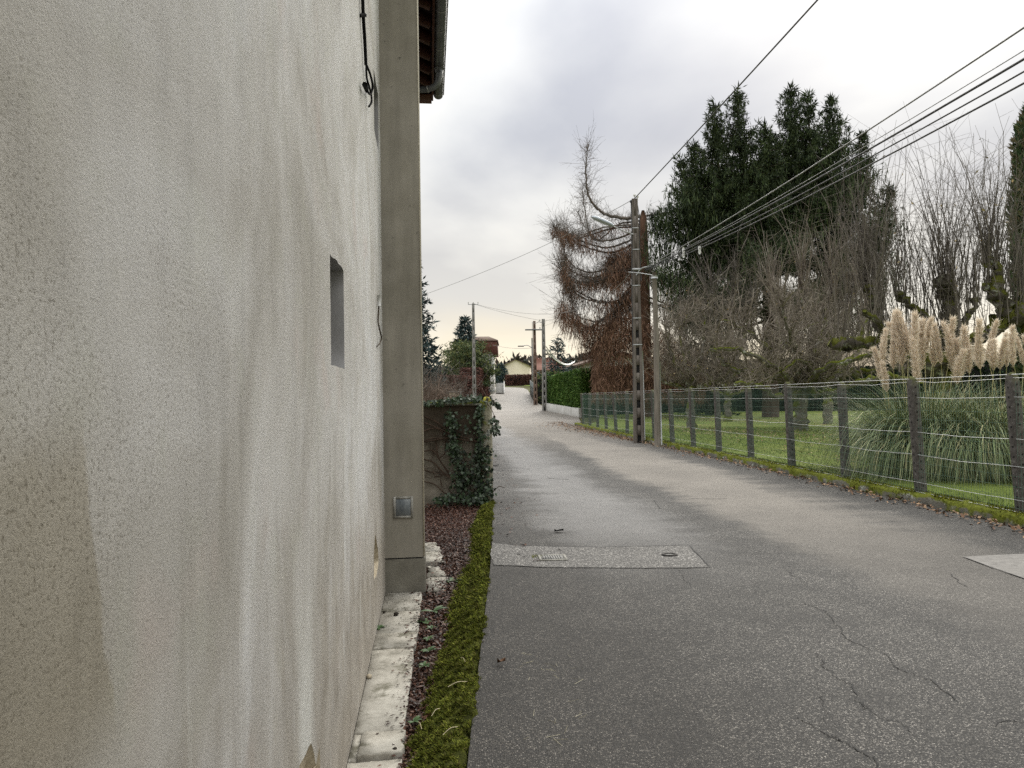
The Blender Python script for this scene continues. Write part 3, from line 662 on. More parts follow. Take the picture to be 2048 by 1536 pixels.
def build_path():
    path = tag(thing('slab_path', 'x', 'x'), kind='structure'); del path['label']; del path['category']
    joints = [1900, 1640, 1520, 1464, 1300, 1269, 1224]
    S = [s_of(y) for y in joints] + [S_FIN - .012]
    outs = [.25, .25, .245, .245, .275, .29, .30, .31]
    def slab(s0, s1, o0, o1a, o1b, dz=0, tilt=0.0, j=.005, gap=.014):
        mb = MB(); s0 += gap; s1 -= gap
        E = []
        for a, b in (((s0, o0), (s1, o0)), ((s1, o0), (s1, o1b)), ((s1, o1b), (s0, o1a)), ((s0, o1a), (s0, o0))):
            for t in np.linspace(0, 1, 7, endpoint=False): E.append((a[0] + (b[0] - a[0]) * t + rng.normal() * j, a[1] + (b[1] - a[1]) * t + rng.normal() * j * (1 if a[1] + b[1] > .1 else .1)))
        n = len(E); cs, co_ = np.mean(E, 0)
        top = [hp(s, o, -.03 + dz + tilt * (s - cs)) for s, o in E]; rim = [hp(cs + (s - cs) * 1.008, co_ + (o - co_) * 1.012, -.037 + dz + tilt * (s - cs)) for s, o in E]
        bot = [hp(cs + (s - cs) * 1.006, co_ + (o - co_) * 1.01, -.12) for s, o in E]
        mb.raw(top + rim + bot, [tuple(range(n))] + [(i, n + i, n + (i + 1) % n, (i + 1) % n) for i in range(n)] + [(n + i, 2 * n + i, 2 * n + (i + 1) % n, n + (i + 1) % n) for i in range(n)])
        mb.build('slab', M_SLAB, path)
    for i in range(len(S) - 1):
        lip = .012 if i == 2 else (.006 if i == 4 else 0)
        if i == 2: slab(S[i], S[i + 1], .045, outs[i], outs[i + 1], lip, -.05); slab(S[i], S[i + 1], .004, .042, .038, -.004)
        else: slab(S[i], S[i + 1], .004, outs[i], outs[i + 1], lip, rng.normal() * .01)
    sf = S_FIN + .004
    slab(S_FIN - .004, S_FIN + .50, FIN_OUT + .012, .50, .545, -.004, 0, .01); slab(S_FIN + .50, S_FIN + .93, FIN_OUT + .012, .53, .47, .0, 0, .015)
    slab(S_FIN + 1.10, S_FIN + 1.62, FIN_OUT - .1, .52, .49, -.002, 0, .016); slab(S_FIN + 1.62, S_FIN + 2.1, FIN_OUT - .1, .50, .42, .003, 0, .014)
build_path()
def road_l(y): return float(np.interp(y, [a for a, b in RL], [b for a, b in RL]))
def wall_x(y): return WX0 + WS * y
def slab_o(s): return float(np.interp(s, [2, 3.4, 5, 6.2, 6.9, 7.4, 7.9, 8.3, 8.5, 12], [.25, .25, .29, .31, .52, .45, .50, .44, .15, .1]))
def build_bed():
    mb = MB(); G = []
    for y in np.linspace(-4, 11.5, 90):
        x0, x1 = wall_x(y) + .02, road_l(y) - .05
        G.append([(x0 + (x1 - x0) * k, y, -.075 + .012 * math.sin(7 * y + 9 * k)) for k in np.linspace(0, 1, 8)])
    mb.grid(np.array(G)); tag(mb.build('verge', mat_humus(), smooth=True), kind='structure')
    n = 15000; mb = MB()
    y = 2.4 + 9.0 * rng.random(n) ** .9; k = rng.random(n)
    s = y / _t[1]; lo = np.array([slab_o(q) for q in s]); hi = np.array([road_l(q) - .20 - wall_x(q) for q in y]) * _t[1]
    o = lo - .02 + (hi - lo + .04) * k ** .9
    heap = -.062 + .035 * np.sin(np.clip(k, 0, 1) * math.pi) * np.clip((y - 4) / 4, .2, 1)
    P = np.array([hp(a, b, z) for a, b, z in zip(s, o, heap + rng.random(n) * .022)])
    D = rng.normal(size=(n, 3)); D[:, 2] *= .38
    mb.blades(P, D, rng.uniform(.018, .042, n), rng.uniform(.009, .022, n), up=(0, 0, 1), fold=.12)
    n = 420                                            # a few strays on the slabs
    y = rng.uniform(2.6, 8.3, n); s = y / _t[1]; o = np.array([slab_o(q) for q in s]) - np.abs(rng.normal(size=n)) * .05
    D = rng.normal(size=(n, 3)); D[:, 2] *= .1
    mb.blades(np.array([hp(a, max(b, .03), -.022) for a, b in zip(s, o)]), D, rng.uniform(.008, .04, n), rng.uniform(.006, .018, n), up=(0, 0, 1), fold=.1)
    tag(mb.build('leaf_litter', M_LITTER), 'red brown dead leaves heaped between slab path and mossy kerb', 'leaves', kind='stuff')
build_bed()
def moss_profile(y, k):         # k 0 (house side) .. 1 (road side)
    x1 = road_l(y) + .0 + .018 * math.sin(y * 5.3) + .012 * math.sin(y * 17 + 1) + .01 * math.sin(y * 41); wdt = float(np.interp(y, [0, 3.2, 4.4, 7, 9, 11.5], [.28, .27, .33, .29, .27, .23])) + .03 * math.sin(y * 2.1 + 1)
    x = x1 - wdt * (1 - k)
    z = -.075 + .09 * (k ** .7) + .036 * math.sin(k ** .8 * math.pi) + .012 * math.sin(y * 9 + k * 5) * math.sin(y * 3.7 + 2) + .006 * math.sin(y * 31 + 8 * k)
    if k > .9: z -= (k - .9) * .5
    dip = math.exp(-((y - 7.25) / .32) ** 2); z -= .05 * dip * (.3 + k)
    return np.array([x, y, z])
def build_moss_kerb():
    ys = np.linspace(-3, 11.25, 420); ks = np.linspace(0, 1, 14)
    mb = MB(); mb.grid(np.array([[moss_profile(y, k) for k in ks] for y in ys]))
    kerb = tag(mb.build('moss_kerb', M_MOSS_S, smooth=True), 'low kerb thickly grown with yellow green moss between path and road', 'kerb')
    n = 120000; mb = MB()
    y = np.concatenate([2.3 + 3.2 * rng.random(n // 2), 2.3 + 8.9 * rng.random(n - n // 2)]); k = rng.random(n)
    P = np.array([moss_profile(a, b) for a, b in zip(y, k)])
    tuft = np.sin(P[:, 1] * 23 + P[:, 0] * 41) * np.sin(P[:, 1] * 57 - P[:, 0] * 33)
    D = np.stack([rng.normal(size=n) * .45 - .75 + .5 * tuft, rng.normal(size=n) * .45 - .35, np.full(n, .5)], 1)
    L = rng.uniform(.008, .024, n) * (1 + .5 * tuft) * np.where(y > 5.5, 1.5, 1.0)
    mb.blades(P - np.array([0, 0, .003]) + np.array([0, 0, 1]) * (.010 * tuft)[:, None], D, L, L * .2)
    sh = mb.build('moss', M_MOSS, kerb); sh['kind'] = 'stuff'
    mb = MB()
    for (x, yy, ln, a) in ((-.37, 3.95, .12, .6), (-.42, 3.6, .09, 1.2), (-.34, 3.35, .1, .9), (-.3, 4.3, .07, 2.0), (-.45, 3.45, .08, 1.9)):
        z = moss_profile(yy, .6)[2] + .03; mb.tube(smooth_path([(x, yy, z), (x + ln * .5 * math.cos(a), yy + ln * .5 * math.sin(a), z + .012), (x + ln * math.cos(a), yy + ln * math.sin(a), z)], 4), .0016, 4)
    st = mb.build('straw', noisy('dry_straw', (.42, .36, .22), (.55, .48, .33), 9, .8, 0), kerb); st['kind'] = 'stuff'
build_moss_kerb()
def build_weeds():
    spots = [(868, 1228, .12, 4, 'long leaved green weed sprouting at the mossy kerb edge'), (850, 1250, .06, 7, 'broad leaved weed beside the dark clod on slabs'), (862, 1262, .05, 6, 'green weed among red leaves just past the slab joint'),
             (856, 1284, .05, 8, 'bright green weed level with the thin slab joint'), (856, 1308, .06, 7, 'small weed at the end of the dark slab joint'), (848, 1338, .05, 8, 'tiny rosette weed beside the long pale slab'), (757, 1262, .06, 9, 'reddish green weed rooted in the wall foot'), (905, 1168, .09, 8, 'weed on the mossy kerb near the fin wall'), (828, 1452, .05, 6, 'small weed beside the near lifted slab')]
    for px, py, ln, n, lab in spots:
        g = gnd(px, py, -.05); w = thing('weed', lab, 'weed', g, rng.random() * 6, 'weeds along the slab path')
        mb = MB()
        for i in range(n):
            a = i * 2.4 + rng.random(); l = ln * rng.uniform(.7, 1.15); el = rng.uniform(.35, .9); ww = l * rng.uniform(.16, .26)
            pts = [np.array([math.cos(a) * l * t, math.sin(a) * l * t, .02 + l * el * (t - .75 * t * t)]) for t in np.linspace(0, 1, 6)]
            sd = np.array([-math.sin(a), math.cos(a), 0]); wd = [.25, .8, 1, .85, .5, .04]
            G = np.array([[p - sd * ww * k, p + np.array([0, 0, -.12 * ww]), p + sd * ww * k] for p, k in zip(pts, wd)]); mb.grid(G)
        mb.build('leaf_rosette', M_GREEN, w, True)
    M_CLOD = noisy('dark_clod', (.015, .012, .009), (.035, .028, .02), 30, 1, .8, 80, .01)
    for px, py, r, lab in ((843, 1240, .028, 'dark earth clod lying on slab edge by weeds'), (792, 1228, .018, 'dark earth clod on slabs before the fin wall'), (738, 1353, .017, 'small brown stone against the wall foot'), (884, 1203, .016, 'dark clod at path edge beside fin wall base'), (768, 1224, .012, 'tiny dark crumb of earth close to wall corner'), (790, 1500, .014, 'dark twig end clod on the nearest slab')):
        g = gnd(px, py, -.02); mb = MB()
        th = np.linspace(0, math.pi, 7); ph = np.arange(9) * 2 * math.pi / 9
        G = np.array([[(r * (1 + .3 * math.sin(3 * p + 5 * t + px)) * math.sin(t) * math.cos(p), r * 1.2 * (1 + .25 * math.sin(2 * p + px)) * math.sin(t) * math.sin(p), r * .8 * math.cos(t)) for p in ph] for t in th])
        mb.grid(G, 0, True); tag(mb.build('clod' if 'stone' not in lab else 'stone', M_CLOD if 'stone' not in lab else M_STONE, None, True, loc=tuple(g)), lab, 'clod' if 'stone' not in lab else 'stone', 'clods on the slab path')
    n = 160; mb = MB(); s = rng.uniform(5.0, 6.15, n); o = rng.uniform(.02, .33, n)
    D = rng.normal(size=(n, 3)); mb.blades(np.array([hp(a, b, -.026) for a, b in zip(s, o)]), D, rng.uniform(.004, .014, n), rng.uniform(.004, .01, n))
    tag(mb.build('earth_crumbs', M_CLOD), 'dark crumbs of earth scattered on slabs before the fin wall', 'earth', kind='stuff')
build_weeds()

# drain cover, valve lid, single leaves on the road
def build_road_bits():
    g = gnd(1105, 1119); g[2] = road_z(g[0], g[1]) + .006
    d = thing('drain_cover', 'small rectangular ribbed drain cover set in the trench repair', 'drain cover', g, .04)
    m_iron = noisy('worn_iron', (.10, .10, .095), (.24, .235, .22), 22, .6, .4, 60, .004, spec=.5, metal=.3)
    mb = MB(); w, h = .125, .105
    for sx in (-1, 1): mb.box((sx * w, 0, .003), (.012, h + .012, .006)); mb.box((0, sx * h, .003), (w - .0125, .012, .006))
    mb.build('frame', noisy('pale_frame', (.26, .25, .22), (.36, .35, .31), 30, .9, .3), d)
    mb = MB(); mb.box((0, 0, .0), (w - .014, h - .014, .004)); mb.build('plate', m_iron, d)
    for i in range(8):
        mb = MB(); mb.box((-.085 + i * .024, 0, .007), (.006, h - .02, .003), R=rot_z(.45) if False else None); mb.build('rib', m_iron, d)
    mb = MB(); n = 60; P = np.stack([rng.uniform(-.20, -.10, n), rng.uniform(.02, .14, n), np.full(n, 0.0)], 1); D = rng.normal(size=(n, 3)); D[:, 2] = 1
    mb.blades(P, D, .015, .008); mo = mb.build('moss_tuft', M_MOSS, d); mo['kind'] = 'stuff'
    g = gnd(1339, 1111); g[2] = road_z(g[0], g[1]) + .006
    v = thing('valve_lid', 'dark oval rimmed valve lid at right end of the trench repair', 'valve lid', g, .1)
    mb = MB(); a = np.arange(24) * 2 * math.pi / 24
    prof = [(.62, .002), (.64, .012), (.9, .014), (1, .002)]
    mb.grid(np.array([[(.085 * k * math.cos(t), .06 * k * math.sin(t), z) for k, z in prof] for t in list(a) + [0]])); mb.build('rim', noisy('dark_iron', (.02, .018, .016), (.05, .045, .04), 20, .6, .4, metal=.3), v)
    mb = MB(); mb.raw([(.054 * math.cos(t), .038 * math.sin(t), .004) for t in a], [tuple(range(24))]); mb.build('lid', m_iron, v)
    for px, py, l, mat, lab in ((1118, 1066, .11, M_BLACK, 'single dark curled leaf lying on the road before the trench repair'), (1003, 1333, .05, M_TANLEAF, 'pale small leaf on near asphalt right of mossy kerb'), (992, 932, .13, M_BLACK, 'dark leaf on the road beside the ivy grown wall')):
        g = gnd(px, py); g[2] = road_z(g[0], g[1]) + .012; mb = MB(); G = []
        for t in np.linspace(0, 1, 6):
            w_ = l * .42 * math.sin(math.pi * min(.97, t * .9 + .05)); G.append([(l * (t - .5), -w_, .02 * abs(t - .5) * 2 + .012), (l * (t - .5), 0, .012 * t), (l * (t - .5), w_, .03 * t)])
        mb.grid(np.array(G)); tag(mb.build('fallen_leaf', mat, None, True, loc=tuple(g)), lab, 'leaf', 'single leaves on the road')
    n = 260; mb = MB(); y = rng.uniform(7, 26, n); x = np.array([road_l(q) for q in y]) + .06 + np.abs(rng.normal(size=n)) * .28
    D = rng.normal(size=(n, 3)); D[:, 2] *= .12; mb.blades(np.stack([x, y, np.array([road_z(a, b) for a, b in zip(x, y)]) + .01], 1), D, rng.uniform(.012, .06, n), rng.uniform(.01, .03, n), up=(0, 0, 1), fold=.12)
    tag(mb.build('verge_debris', M_LITTER), 'dark bits of leaf strewn on asphalt along the left verge', 'leaves', kind='stuff')
    n = 30; mb = MB(); P = np.array([gnd(1130 + rng.uniform(-90, 60), 1330 + rng.uniform(-30, 150), .012) for _ in range(n)]); a = rng.random(n) * 6; l = rng.uniform(.02, .09, n)
    mb.sticks(P, P + np.stack([np.cos(a) * l, np.sin(a) * l, np.zeros(n)], 1), .001, .0008); tag(mb.build('loose_straw', noisy('straw_bits', (.35, .32, .22), (.5, .46, .34), 9, .8, 0)), 'thin dry straws lying on the near asphalt', 'straw', kind='stuff')
build_road_bits()

# ------------------------------------------------------------------ garden wall with ivy
def build_garden_wall():
    D_ = 11.35; a = W(790, 812, D_); b = W(966, 806, D_); zt = float(W(900, 808, D_)[2])
    t = NT('dark_stained_wall'); v = t.co(); z = t.xyz()[2]
    c = t.ramp(t.noise(v, 3, 6, .7), [(.3, (.10, .088, .066)), (.7, (.20, .18, .145))])
    st = t.mr(t.math('ADD', z, t.math('MULTIPLY', t.noise(t.co((4, 4, 1)), 1.5, 5), 1.2)), 1.15, 1.75); c = t.mix(t.math('MULTIPLY', st, .85), c, (.042, .032, .022, 1))
    m_w = t.end(c, .95, t.bump(t.noise(v, 40, 5), .6, .01), .1)
    gw = thing('garden_wall', 'dark stained garden wall ending at the road, draped with ivy', 'wall', (0, D_, 0))
    mb = MB(); x0, x1 = a[0] - 1.5, b[0]
    G = []
    for zz in np.linspace(-.1, zt - .03, 12): G.append([(x, .012 * math.sin(x * 6 + zz * 4) + (0 if zz > .3 else -.03), zz) for x in np.linspace(x0, x1, 20)])
    mb.grid(np.array(G)); mb.box(((x0 + x1) / 2, .15, (zt - .13) / 2), ((x1 - x0) / 2, .12, (zt + .07) / 2)); mb.build('wall_body', m_w, gw)
    mb = MB(); mb.bevel_box(((x0 + x1) / 2, .12, zt), ((x1 - x0) / 2, .17, .03), .012); mb.build('coping', mossy('coping_stone', (.10, .09, .07), (.17, .155, .12), amount=.52, scale=5), gw)
    c_ = W(972, 806, D_)[0]
    mb = MB(); mb.bevel_box((c_ - .005, .10, (zt - .02) / 2), (.075, .15, (zt + .10) / 2), .02, R=rot_z(-.12)); mb.build('end_pillar', mossy('pillar_render', (.15, .14, .10), (.25, .235, .17), amount=.36, scale=7), gw)  # paler render paints in the lit look of the end face
    mb = MB(); G = np.array([[(c_ + .10 * math.cos(p) * math.sin(q), .10 + .16 * math.sin(p) * math.sin(q), zt + .025 + .075 * math.cos(q) * (1 + .15 * math.sin(5 * p))) for p in np.arange(12) * math.pi / 6] for q in np.linspace(.05, 1.65, 6)])
    mb.grid(G, 0, True); mb.build('moss_cap', noisy('yellow_moss', (.16, .15, .015), (.30, .27, .035), 16, 1, .8, 60, .02), gw, True)
    iv = thing('ivy', 'dark ivy with bare brown vines climbing over the garden wall', 'ivy', (0, D_ - .02, 0))
    M_VINE = noisy('vine', (.035, .022, .014), (.07, .045, .03), 9, .9, 0)
    mb = MB()
    def V(px, py, off=-.03): p = W(px, py, D_); return (p[0], off, p[2])
    vines = [[(848, 845), (875, 855), (900, 866), (955, 882)], [(848, 862), (872, 856), (888, 866), (903, 878)], [(848, 884), (870, 880), (900, 876), (960, 884)], [(848, 902), (866, 900), (880, 920), (900, 950), (915, 965)], [(848, 918), (868, 925), (890, 948), (902, 955)],
             [(848, 938), (868, 945), (895, 950), (910, 962)], [(848, 962), (870, 968), (890, 985), (905, 992)], [(872, 880), (878, 915), (895, 940), (905, 950)], [(892, 880), (890, 905), (880, 915)], [(900, 865), (902, 905), (912, 950), (920, 985)], [(848, 832), (880, 848), (905, 880), (925, 940)], [(954, 830), (956, 900), (955, 990)], [(960, 830), (966, 900), (958, 985)], [(848, 882), (866, 876), (880, 876)]]
    for L in vines: mb.tube(smooth_path([V(*p, off=-.025 - .015 * rng.random()) for p in L], 4), [rng.uniform(.006, .012)] * (4 * (len(L) - 1) + 1), 4)
    for k in range(70):
        px, py = rng.uniform(848, 960), rng.uniform(815, 985); q = [(px, py)]
        for _ in range(3): px += rng.normal() * 9 + 3; py += rng.normal() * 9 + 4; q.append((px, min(py, 998)))
        q = [(min(x, 968), y) for x, y in q]; mb.tube(smooth_path([V(*p) for p in q], 3), rng.uniform(.003, .005), 3)
    mb.build('vine', M_VINE, iv)
    m_ivy = leafy('ivy_leaves', [(.006, .012, .005), (.010, .022, .008), (.016, .036, .010), (.026, .05, .016), (.07, .09, .06)], .5, .3)
    mb = MB()
    def cluster(n, fx, fy, spread, off=(-.14, .0)):
        t_ = rng.random(n); px = np.interp(t_, np.linspace(0, 1, len(fx)), fx) + rng.normal(size=n) * spread; py = np.interp(t_, np.linspace(0, 1, len(fy)), fy) + rng.normal(size=n) * spread * .6
        P = np.array([V(x, y, rng.uniform(*off)) for x, y in zip(px, py)]); D = rng.normal(size=(n, 3)) * .6 + np.array([0, -.25, -.7]); l = rng.uniform(.03, .07, n)
        mb.blades(P, D, l, l * .85, up=(0, -1, .3), fold=.1)
    cluster(260, [898, 905, 908, 912], [820, 860, 890, 905], 6); cluster(360, [906, 918, 925, 918], [890, 920, 950, 975], 8); cluster(480, [961, 960, 957, 961], [810, 870, 930, 990], 4); cluster(340, [970, 972, 975, 978], [890, 920, 960, 990], 7, (-.2, .1))
    cluster(300, [890, 915, 940, 965], [804, 800, 798, 796], 6, (-.15, .25)); cluster(260, [848, 870, 890], [806, 806, 803], 4, (-.1, .2)); cluster(420, [875, 910, 945, 965], [998, 990, 992, 995], 8, (-.35, -.02)); cluster(60, [915, 950], [830, 870], 18); cluster(120, [985, 992, 988], [835, 850, 870], 4, (-.3, .3))
    cluster(70, [975, 985, 995, 1000], [800, 803, 808, 815], 3, (-.2, .3)); cluster(150, [940, 955], [905, 985], 14)
    mb.build('ivy_foliage', m_ivy, iv)['kind'] = 'stuff'
    mb = MB()
    for L in ([(972, 800), (982, 803), (992, 808), (998, 814)], [(974, 806), (984, 820), (990, 840), (988, 868)], [(972, 798), (980, 798), (988, 801)], [(984, 985), (998, 972), (1010, 975)]): mb.tube(smooth_path([V(*p, off=-.05) for p in L], 4), .005, 4)
    mb.build('trailing_shoot', M_VINE, iv)['kind'] = 'stuff'
build_garden_wall()

# ------------------------------------------------------------------ fence on the right with its mossy kerb
M_POST = None
def mat_post():
    t = NT('old_fence_concrete'); v = t.co(); z = t.xyz()[2]
    c = t.ramp(t.noise(v, 14, 6, .7), [(.28, (.048, .043, .038)), (.5, (.088, .08, .072)), (.72, (.145, .135, .122))])
    c = t.mix(t.mr(t.noise(v, 38, 4, .7), .62, .68), c, (.36, .36, .33, 1))
    c = t.mix(t.math('MULTIPLY', t.mr(z, 1.55, 1.8), t.mr(t.noise(v, 9, 4), .4, .55)), c, (.09, .095, .03, 1))
    return t.end(c, .95, t.bump(t.noise(v, 70, 5), .6, .008), .12)
def build_fence():
    mp = mat_post(); mh = M_DARK
    m_wire = noisy('galvanised_wire', (.42, .43, .42), (.58, .59, .58), 8, .45, 0, spec=.5, metal=.3)
    m_mesh = noisy('green_coated_mesh', (.085, .15, .115), (.14, .21, .165), 4, .5, 0)
    zb = .10; ang = math.atan2(FD[1], FD[0]); LEN = 31.6; S0 = -4.35
    f = thing('wire_fence', 'long garden fence of concrete posts with green wire mesh on mossy kerb', 'fence', (FA[0], FA[1], 0), ang)     # local x along the fence, local -y to the lawn
    mb = MB(); w0, d0, w1, d1, H = .064, .066, .055, .055, 1.74
    rows = []
    for z, k in ((-.05, 1), (.5, .96), (1.1, .92), (1.60, .88), (1.69, .80), (1.73, .55), (H, .2)):
        a, b = w0 * (k if z < 1.65 else k), d0 * (.95 if z < 1.65 else k); c = .012
        rows.append([(-a, -b + c, z), (-a + c, -b, z), (a - c, -b, z), (a, -b + c, z), (a, b - c, z), (a - c, b, z), (-a + c, b, z), (-a, b - c, z)])
    mb.grid(np.array(rows), 0, True); mb.raw(rows[-1], [tuple(range(8))])
    for i in range(13):                     # tie holes painted as dark squares for their shade, road face and near side
        z = .12 + i * .12
        for q in range(1):
            h = .011; yy = d0 * .956 + .0015; mb.raw([(-h, yy, z - h), (h, yy, z - h), (h, yy, z + h), (-h, yy, z + h)], [(0, 1, 2, 3)], 1)
            xx = -w0 * .99 - .001; mb.raw([(xx, -h, z - h + .03), (xx, h, z - h + .03), (xx, h, z + h + .03), (xx, -h, z + h + .03)], [(0, 1, 2, 3)], 1)
    pm = mb.build('post', [mp, mh], f); meshes = pm.data
    n = 0; s = -4.35; first = True
    SP = 2.05; posts = []
    s_list = [-4.3, -1.92] + [k * SP for k in range(0, 15)]
    for s in s_list:
        zz = zp(FA[1] + FD[1] * s) + zb
        o = pm if first else link_mesh('post', meshes, f); first = False
        o.location = (s, 0, zz); o.rotation_euler = (-.03 + rng.normal() * .02, rng.normal() * .022, rng.normal() * .06); o.scale = (1, 1, 1 + rng.normal() * .012); posts.append(s)
    def zat(s): return zp(FA[1] + FD[1] * s) + zb
    # tension wires
    for h, r, amp in ((1.70, .004, .0), (1.66, .0034, .03), (1.43, .0036, .02), (.93, .0036, .025), (.60, .0034, .02), (.20, .003, .01), (.06, .003, .0)):
        mb = MB(); P = []
        for i in range(len(posts) - 1):
            for t in np.linspace(0, 1, 8, endpoint=False):
                s = posts[i] + (posts[i + 1] - posts[i]) * t; P.append((s, .082, zat(s) + h - amp * math.sin(math.pi * t) * rng.uniform(.6, 1.2)))
        mb.tube(P, r, 4); mb.build('tension_wire', m_wire, f)
    # welded mesh: fine green verticals and thin line wires
    mb = MB(); ss = np.arange(S0, posts[-1], .05); P0 = np.array([(s, .076, zat(s) + .03) for s in ss]); P1 = np.array([(s, .076, zat(s) + 1.62) for s in ss])
    mb.sticks(P0, P1, .0018, .0018)
    for h in np.arange(.10, 1.62, .127):
        ss = np.arange(S0, posts[-1], .5); Q = np.array([(s, .078, zat(s) + h) for s in ss]); mb.sticks(Q[:-1], Q[1:], .0021, .0021)
    mb.build('wire_mesh', m_mesh, f)['kind'] = 'stuff'
    # kerb under the fence
    mb = MB(); rows = []
    for s in np.linspace(-9, posts[-1] + 2, 260):
        y = FA[1] + FD[1] * s; z0 = zp(y); b = FA + FD * s; j = lambda k: .012 * math.sin(s * 7 + k) + .01 * math.sin(s * 17 + 2 * k)
        prof = [(-.17, -.08), (-.17 + j(1), .08), (-.145 + j(2), .135), (-.06, .158 + j(3)), (.05, .15 + j(4)), (.13, .12), (.15, .02)]
        rows.append([(*(b + FN * o), z0 + z) for o, z in prof])
    mb.grid(np.array(rows)); tag(mb.build('fence_kerb', mossy('kerb_concrete', (.10, .095, .08), (.17, .16, .135), (.12, .135, .016), amount=.50, scale=5), None, True), 'low mossy concrete kerb running beneath the wire fence', 'kerb')
    n = 42000; mb = MB(); s = -4.5 + 26 * rng.random(n) ** 1.5; o = rng.uniform(-.175, .10, n) - np.abs(rng.normal(size=n)) * .0; y = FA[1] + FD[1] * s
    keep = np.sin(s * 5.1 + 2 * np.sin(s * 1.7)) + rng.normal(size=n) * .7 + np.where(o > -.10, .55, -.3) > -.0
    s, o, y = s[keep], o[keep], y[keep]; n = len(s)
    z = np.where(o < -.13, .02 + .13 * rng.random(n), .145) + np.array([zp(q) for q in y])
    P = np.stack([FA[0] + FD[0] * s + FN[0] * o, FA[1] + FD[1] * s + FN[1] * o, z], 1); D = np.stack([rng.normal(size=n) * .5 - .25, rng.normal(size=n) * .5, np.full(n, .6)], 1); l = rng.uniform(.015, .045, n)
    mb.blades(P, D, l, l * .4)
    tag(mb.build('kerb_moss', leafy('bright_moss', [(.06, .072, .012), (.11, .13, .016), (.17, .19, .022), (.25, .25, .035), (.08, .07, .02)], .95, .05)), 'yellow green moss cushions on the fence kerb', 'moss', kind='stuff')
    n = 1500; mb = MB(); s = -4.5 + 34 * rng.random(n) ** 1.2; o = -.20 - np.abs(rng.normal(size=n)) * .17; y = FA[1] + FD[1] * s
    P = np.stack([FA[0] + FD[0] * s + FN[0] * o, y + FN[1] * o, np.array([zp(q) for q in y]) + .018 + rng.random(n) * .02], 1); D = rng.normal(size=(n, 3)); D[:, 2] *= .3
    mb.blades(P, D, rng.uniform(.03, .10, n), rng.uniform(.02, .055, n), up=(0, 0, 1), fold=.16)
    n = 1300; y = rng.uniform(26, 46, n); x = np.array([fence_x(q) for q in y]) - .2 - np.abs(rng.normal(size=n)) * np.interp(y, [26, 40, 46], [.25, .8, .6])
    mb.blades(np.stack([x, y, np.array([zp(q) for q in y]) + .02], 1), rng.normal(size=(n, 3)) * np.array([1, 1, .2]), rng.uniform(.04, .11, n), rng.uniform(.03, .06, n), up=(0, 0, 1), fold=.15)
    tag(mb.build('kerb_leaves', M_TANLEAF), 'tan fallen leaves gathered along the foot of the fence kerb', 'leaves', kind='stuff')
    # rag of dry leaves and clover in the gutter line near the right edge
build_fence()
def build_lawn_cover():
    n = 90000; y = 6 + 27 * rng.random(n) ** 1.6; x = np.array([fence_x(q) for q in y]) + .16 + 13 * rng.random(n) ** 1.25
    mb = MB(); l = rng.uniform(.03, .07, n) * np.interp(y, [6, 33], [.9, 1.5]); D = np.stack([rng.normal(size=n) * .5, rng.normal(size=n) * .5, np.ones(n)], 1)
    mb.blades(np.stack([x, y, np.array([zp(q) for q in y]) + .08], 1), D, l, l * .18)
    tag(mb.build('lawn_grass', leafy('grass_blades', [(.09, .135, .026), (.14, .195, .038), (.195, .255, .052), (.27, .28, .10), (.12, .17, .032)], .8, .15)), 'short green grass growing on the lawn behind the fence', 'grass', kind='stuff')
    n = 8000; mb = MB(); y = rng.uniform(13, 50, n); x = 7 + np.abs(rng.normal(size=n)) * 6.5; m_ = (np.sin(x * .6 + y * .3) + rng.normal(size=n) * .8) > .1
    mb.blades(np.stack([x, y, np.array([zp(q) for q in y]) + .13], 1)[m_], (rng.normal(size=(n, 3)) * np.array([1, 1, .25]))[m_], rng.uniform(.05, .10, n)[m_], rng.uniform(.04, .07, n)[m_], up=(0, 0, 1), fold=.1)
    tag(mb.build('lawn_leaves', leafy('lawn_fallen_leaves', [(.22, .15, .07), (.30, .22, .11), (.16, .09, .04), (.36, .29, .17)], .75, .2)), 'tan fallen leaves scattered on the lawn under the fruit trees', 'leaves', kind='stuff')
build_lawn_cover()

# ------------------------------------------------------------------ poles, street lamps, overhead wires
M_POLE = noisy('pole_concrete', (.10, .085, .072), (.17, .15, .13), 5, .9, .5, 50, .008, stretch=(1, 1, .4))
M_POLE_L = noisy('pale_pole_concrete', (.20, .195, .18), (.30, .29, .27), 4, .9, .4, 50, .008)
M_WOOD = noisy('weathered_pole_wood', (.12, .105, .085), (.23, .205, .17), 5, .9, .5, 40, .006, stretch=(3, 3, .3))
M_STEEL = noisy('galvanised_steel', (.30, .31, .31), (.45, .46, .46), 8, .5, 0, spec=.5, metal=.3)
M_WIRE = noisy('line_wire', (.05, .05, .05), (.09, .09, .09), 3, .6, 0)
M_WIRE_L = noisy('pale_line_wire', (.17, .17, .16), (.26, .26, .25), 3, .5, 0)
M_PORC = noisy('porcelain', (.60, .60, .57), (.72, .72, .70), 3, .3, 0, spec=.5)
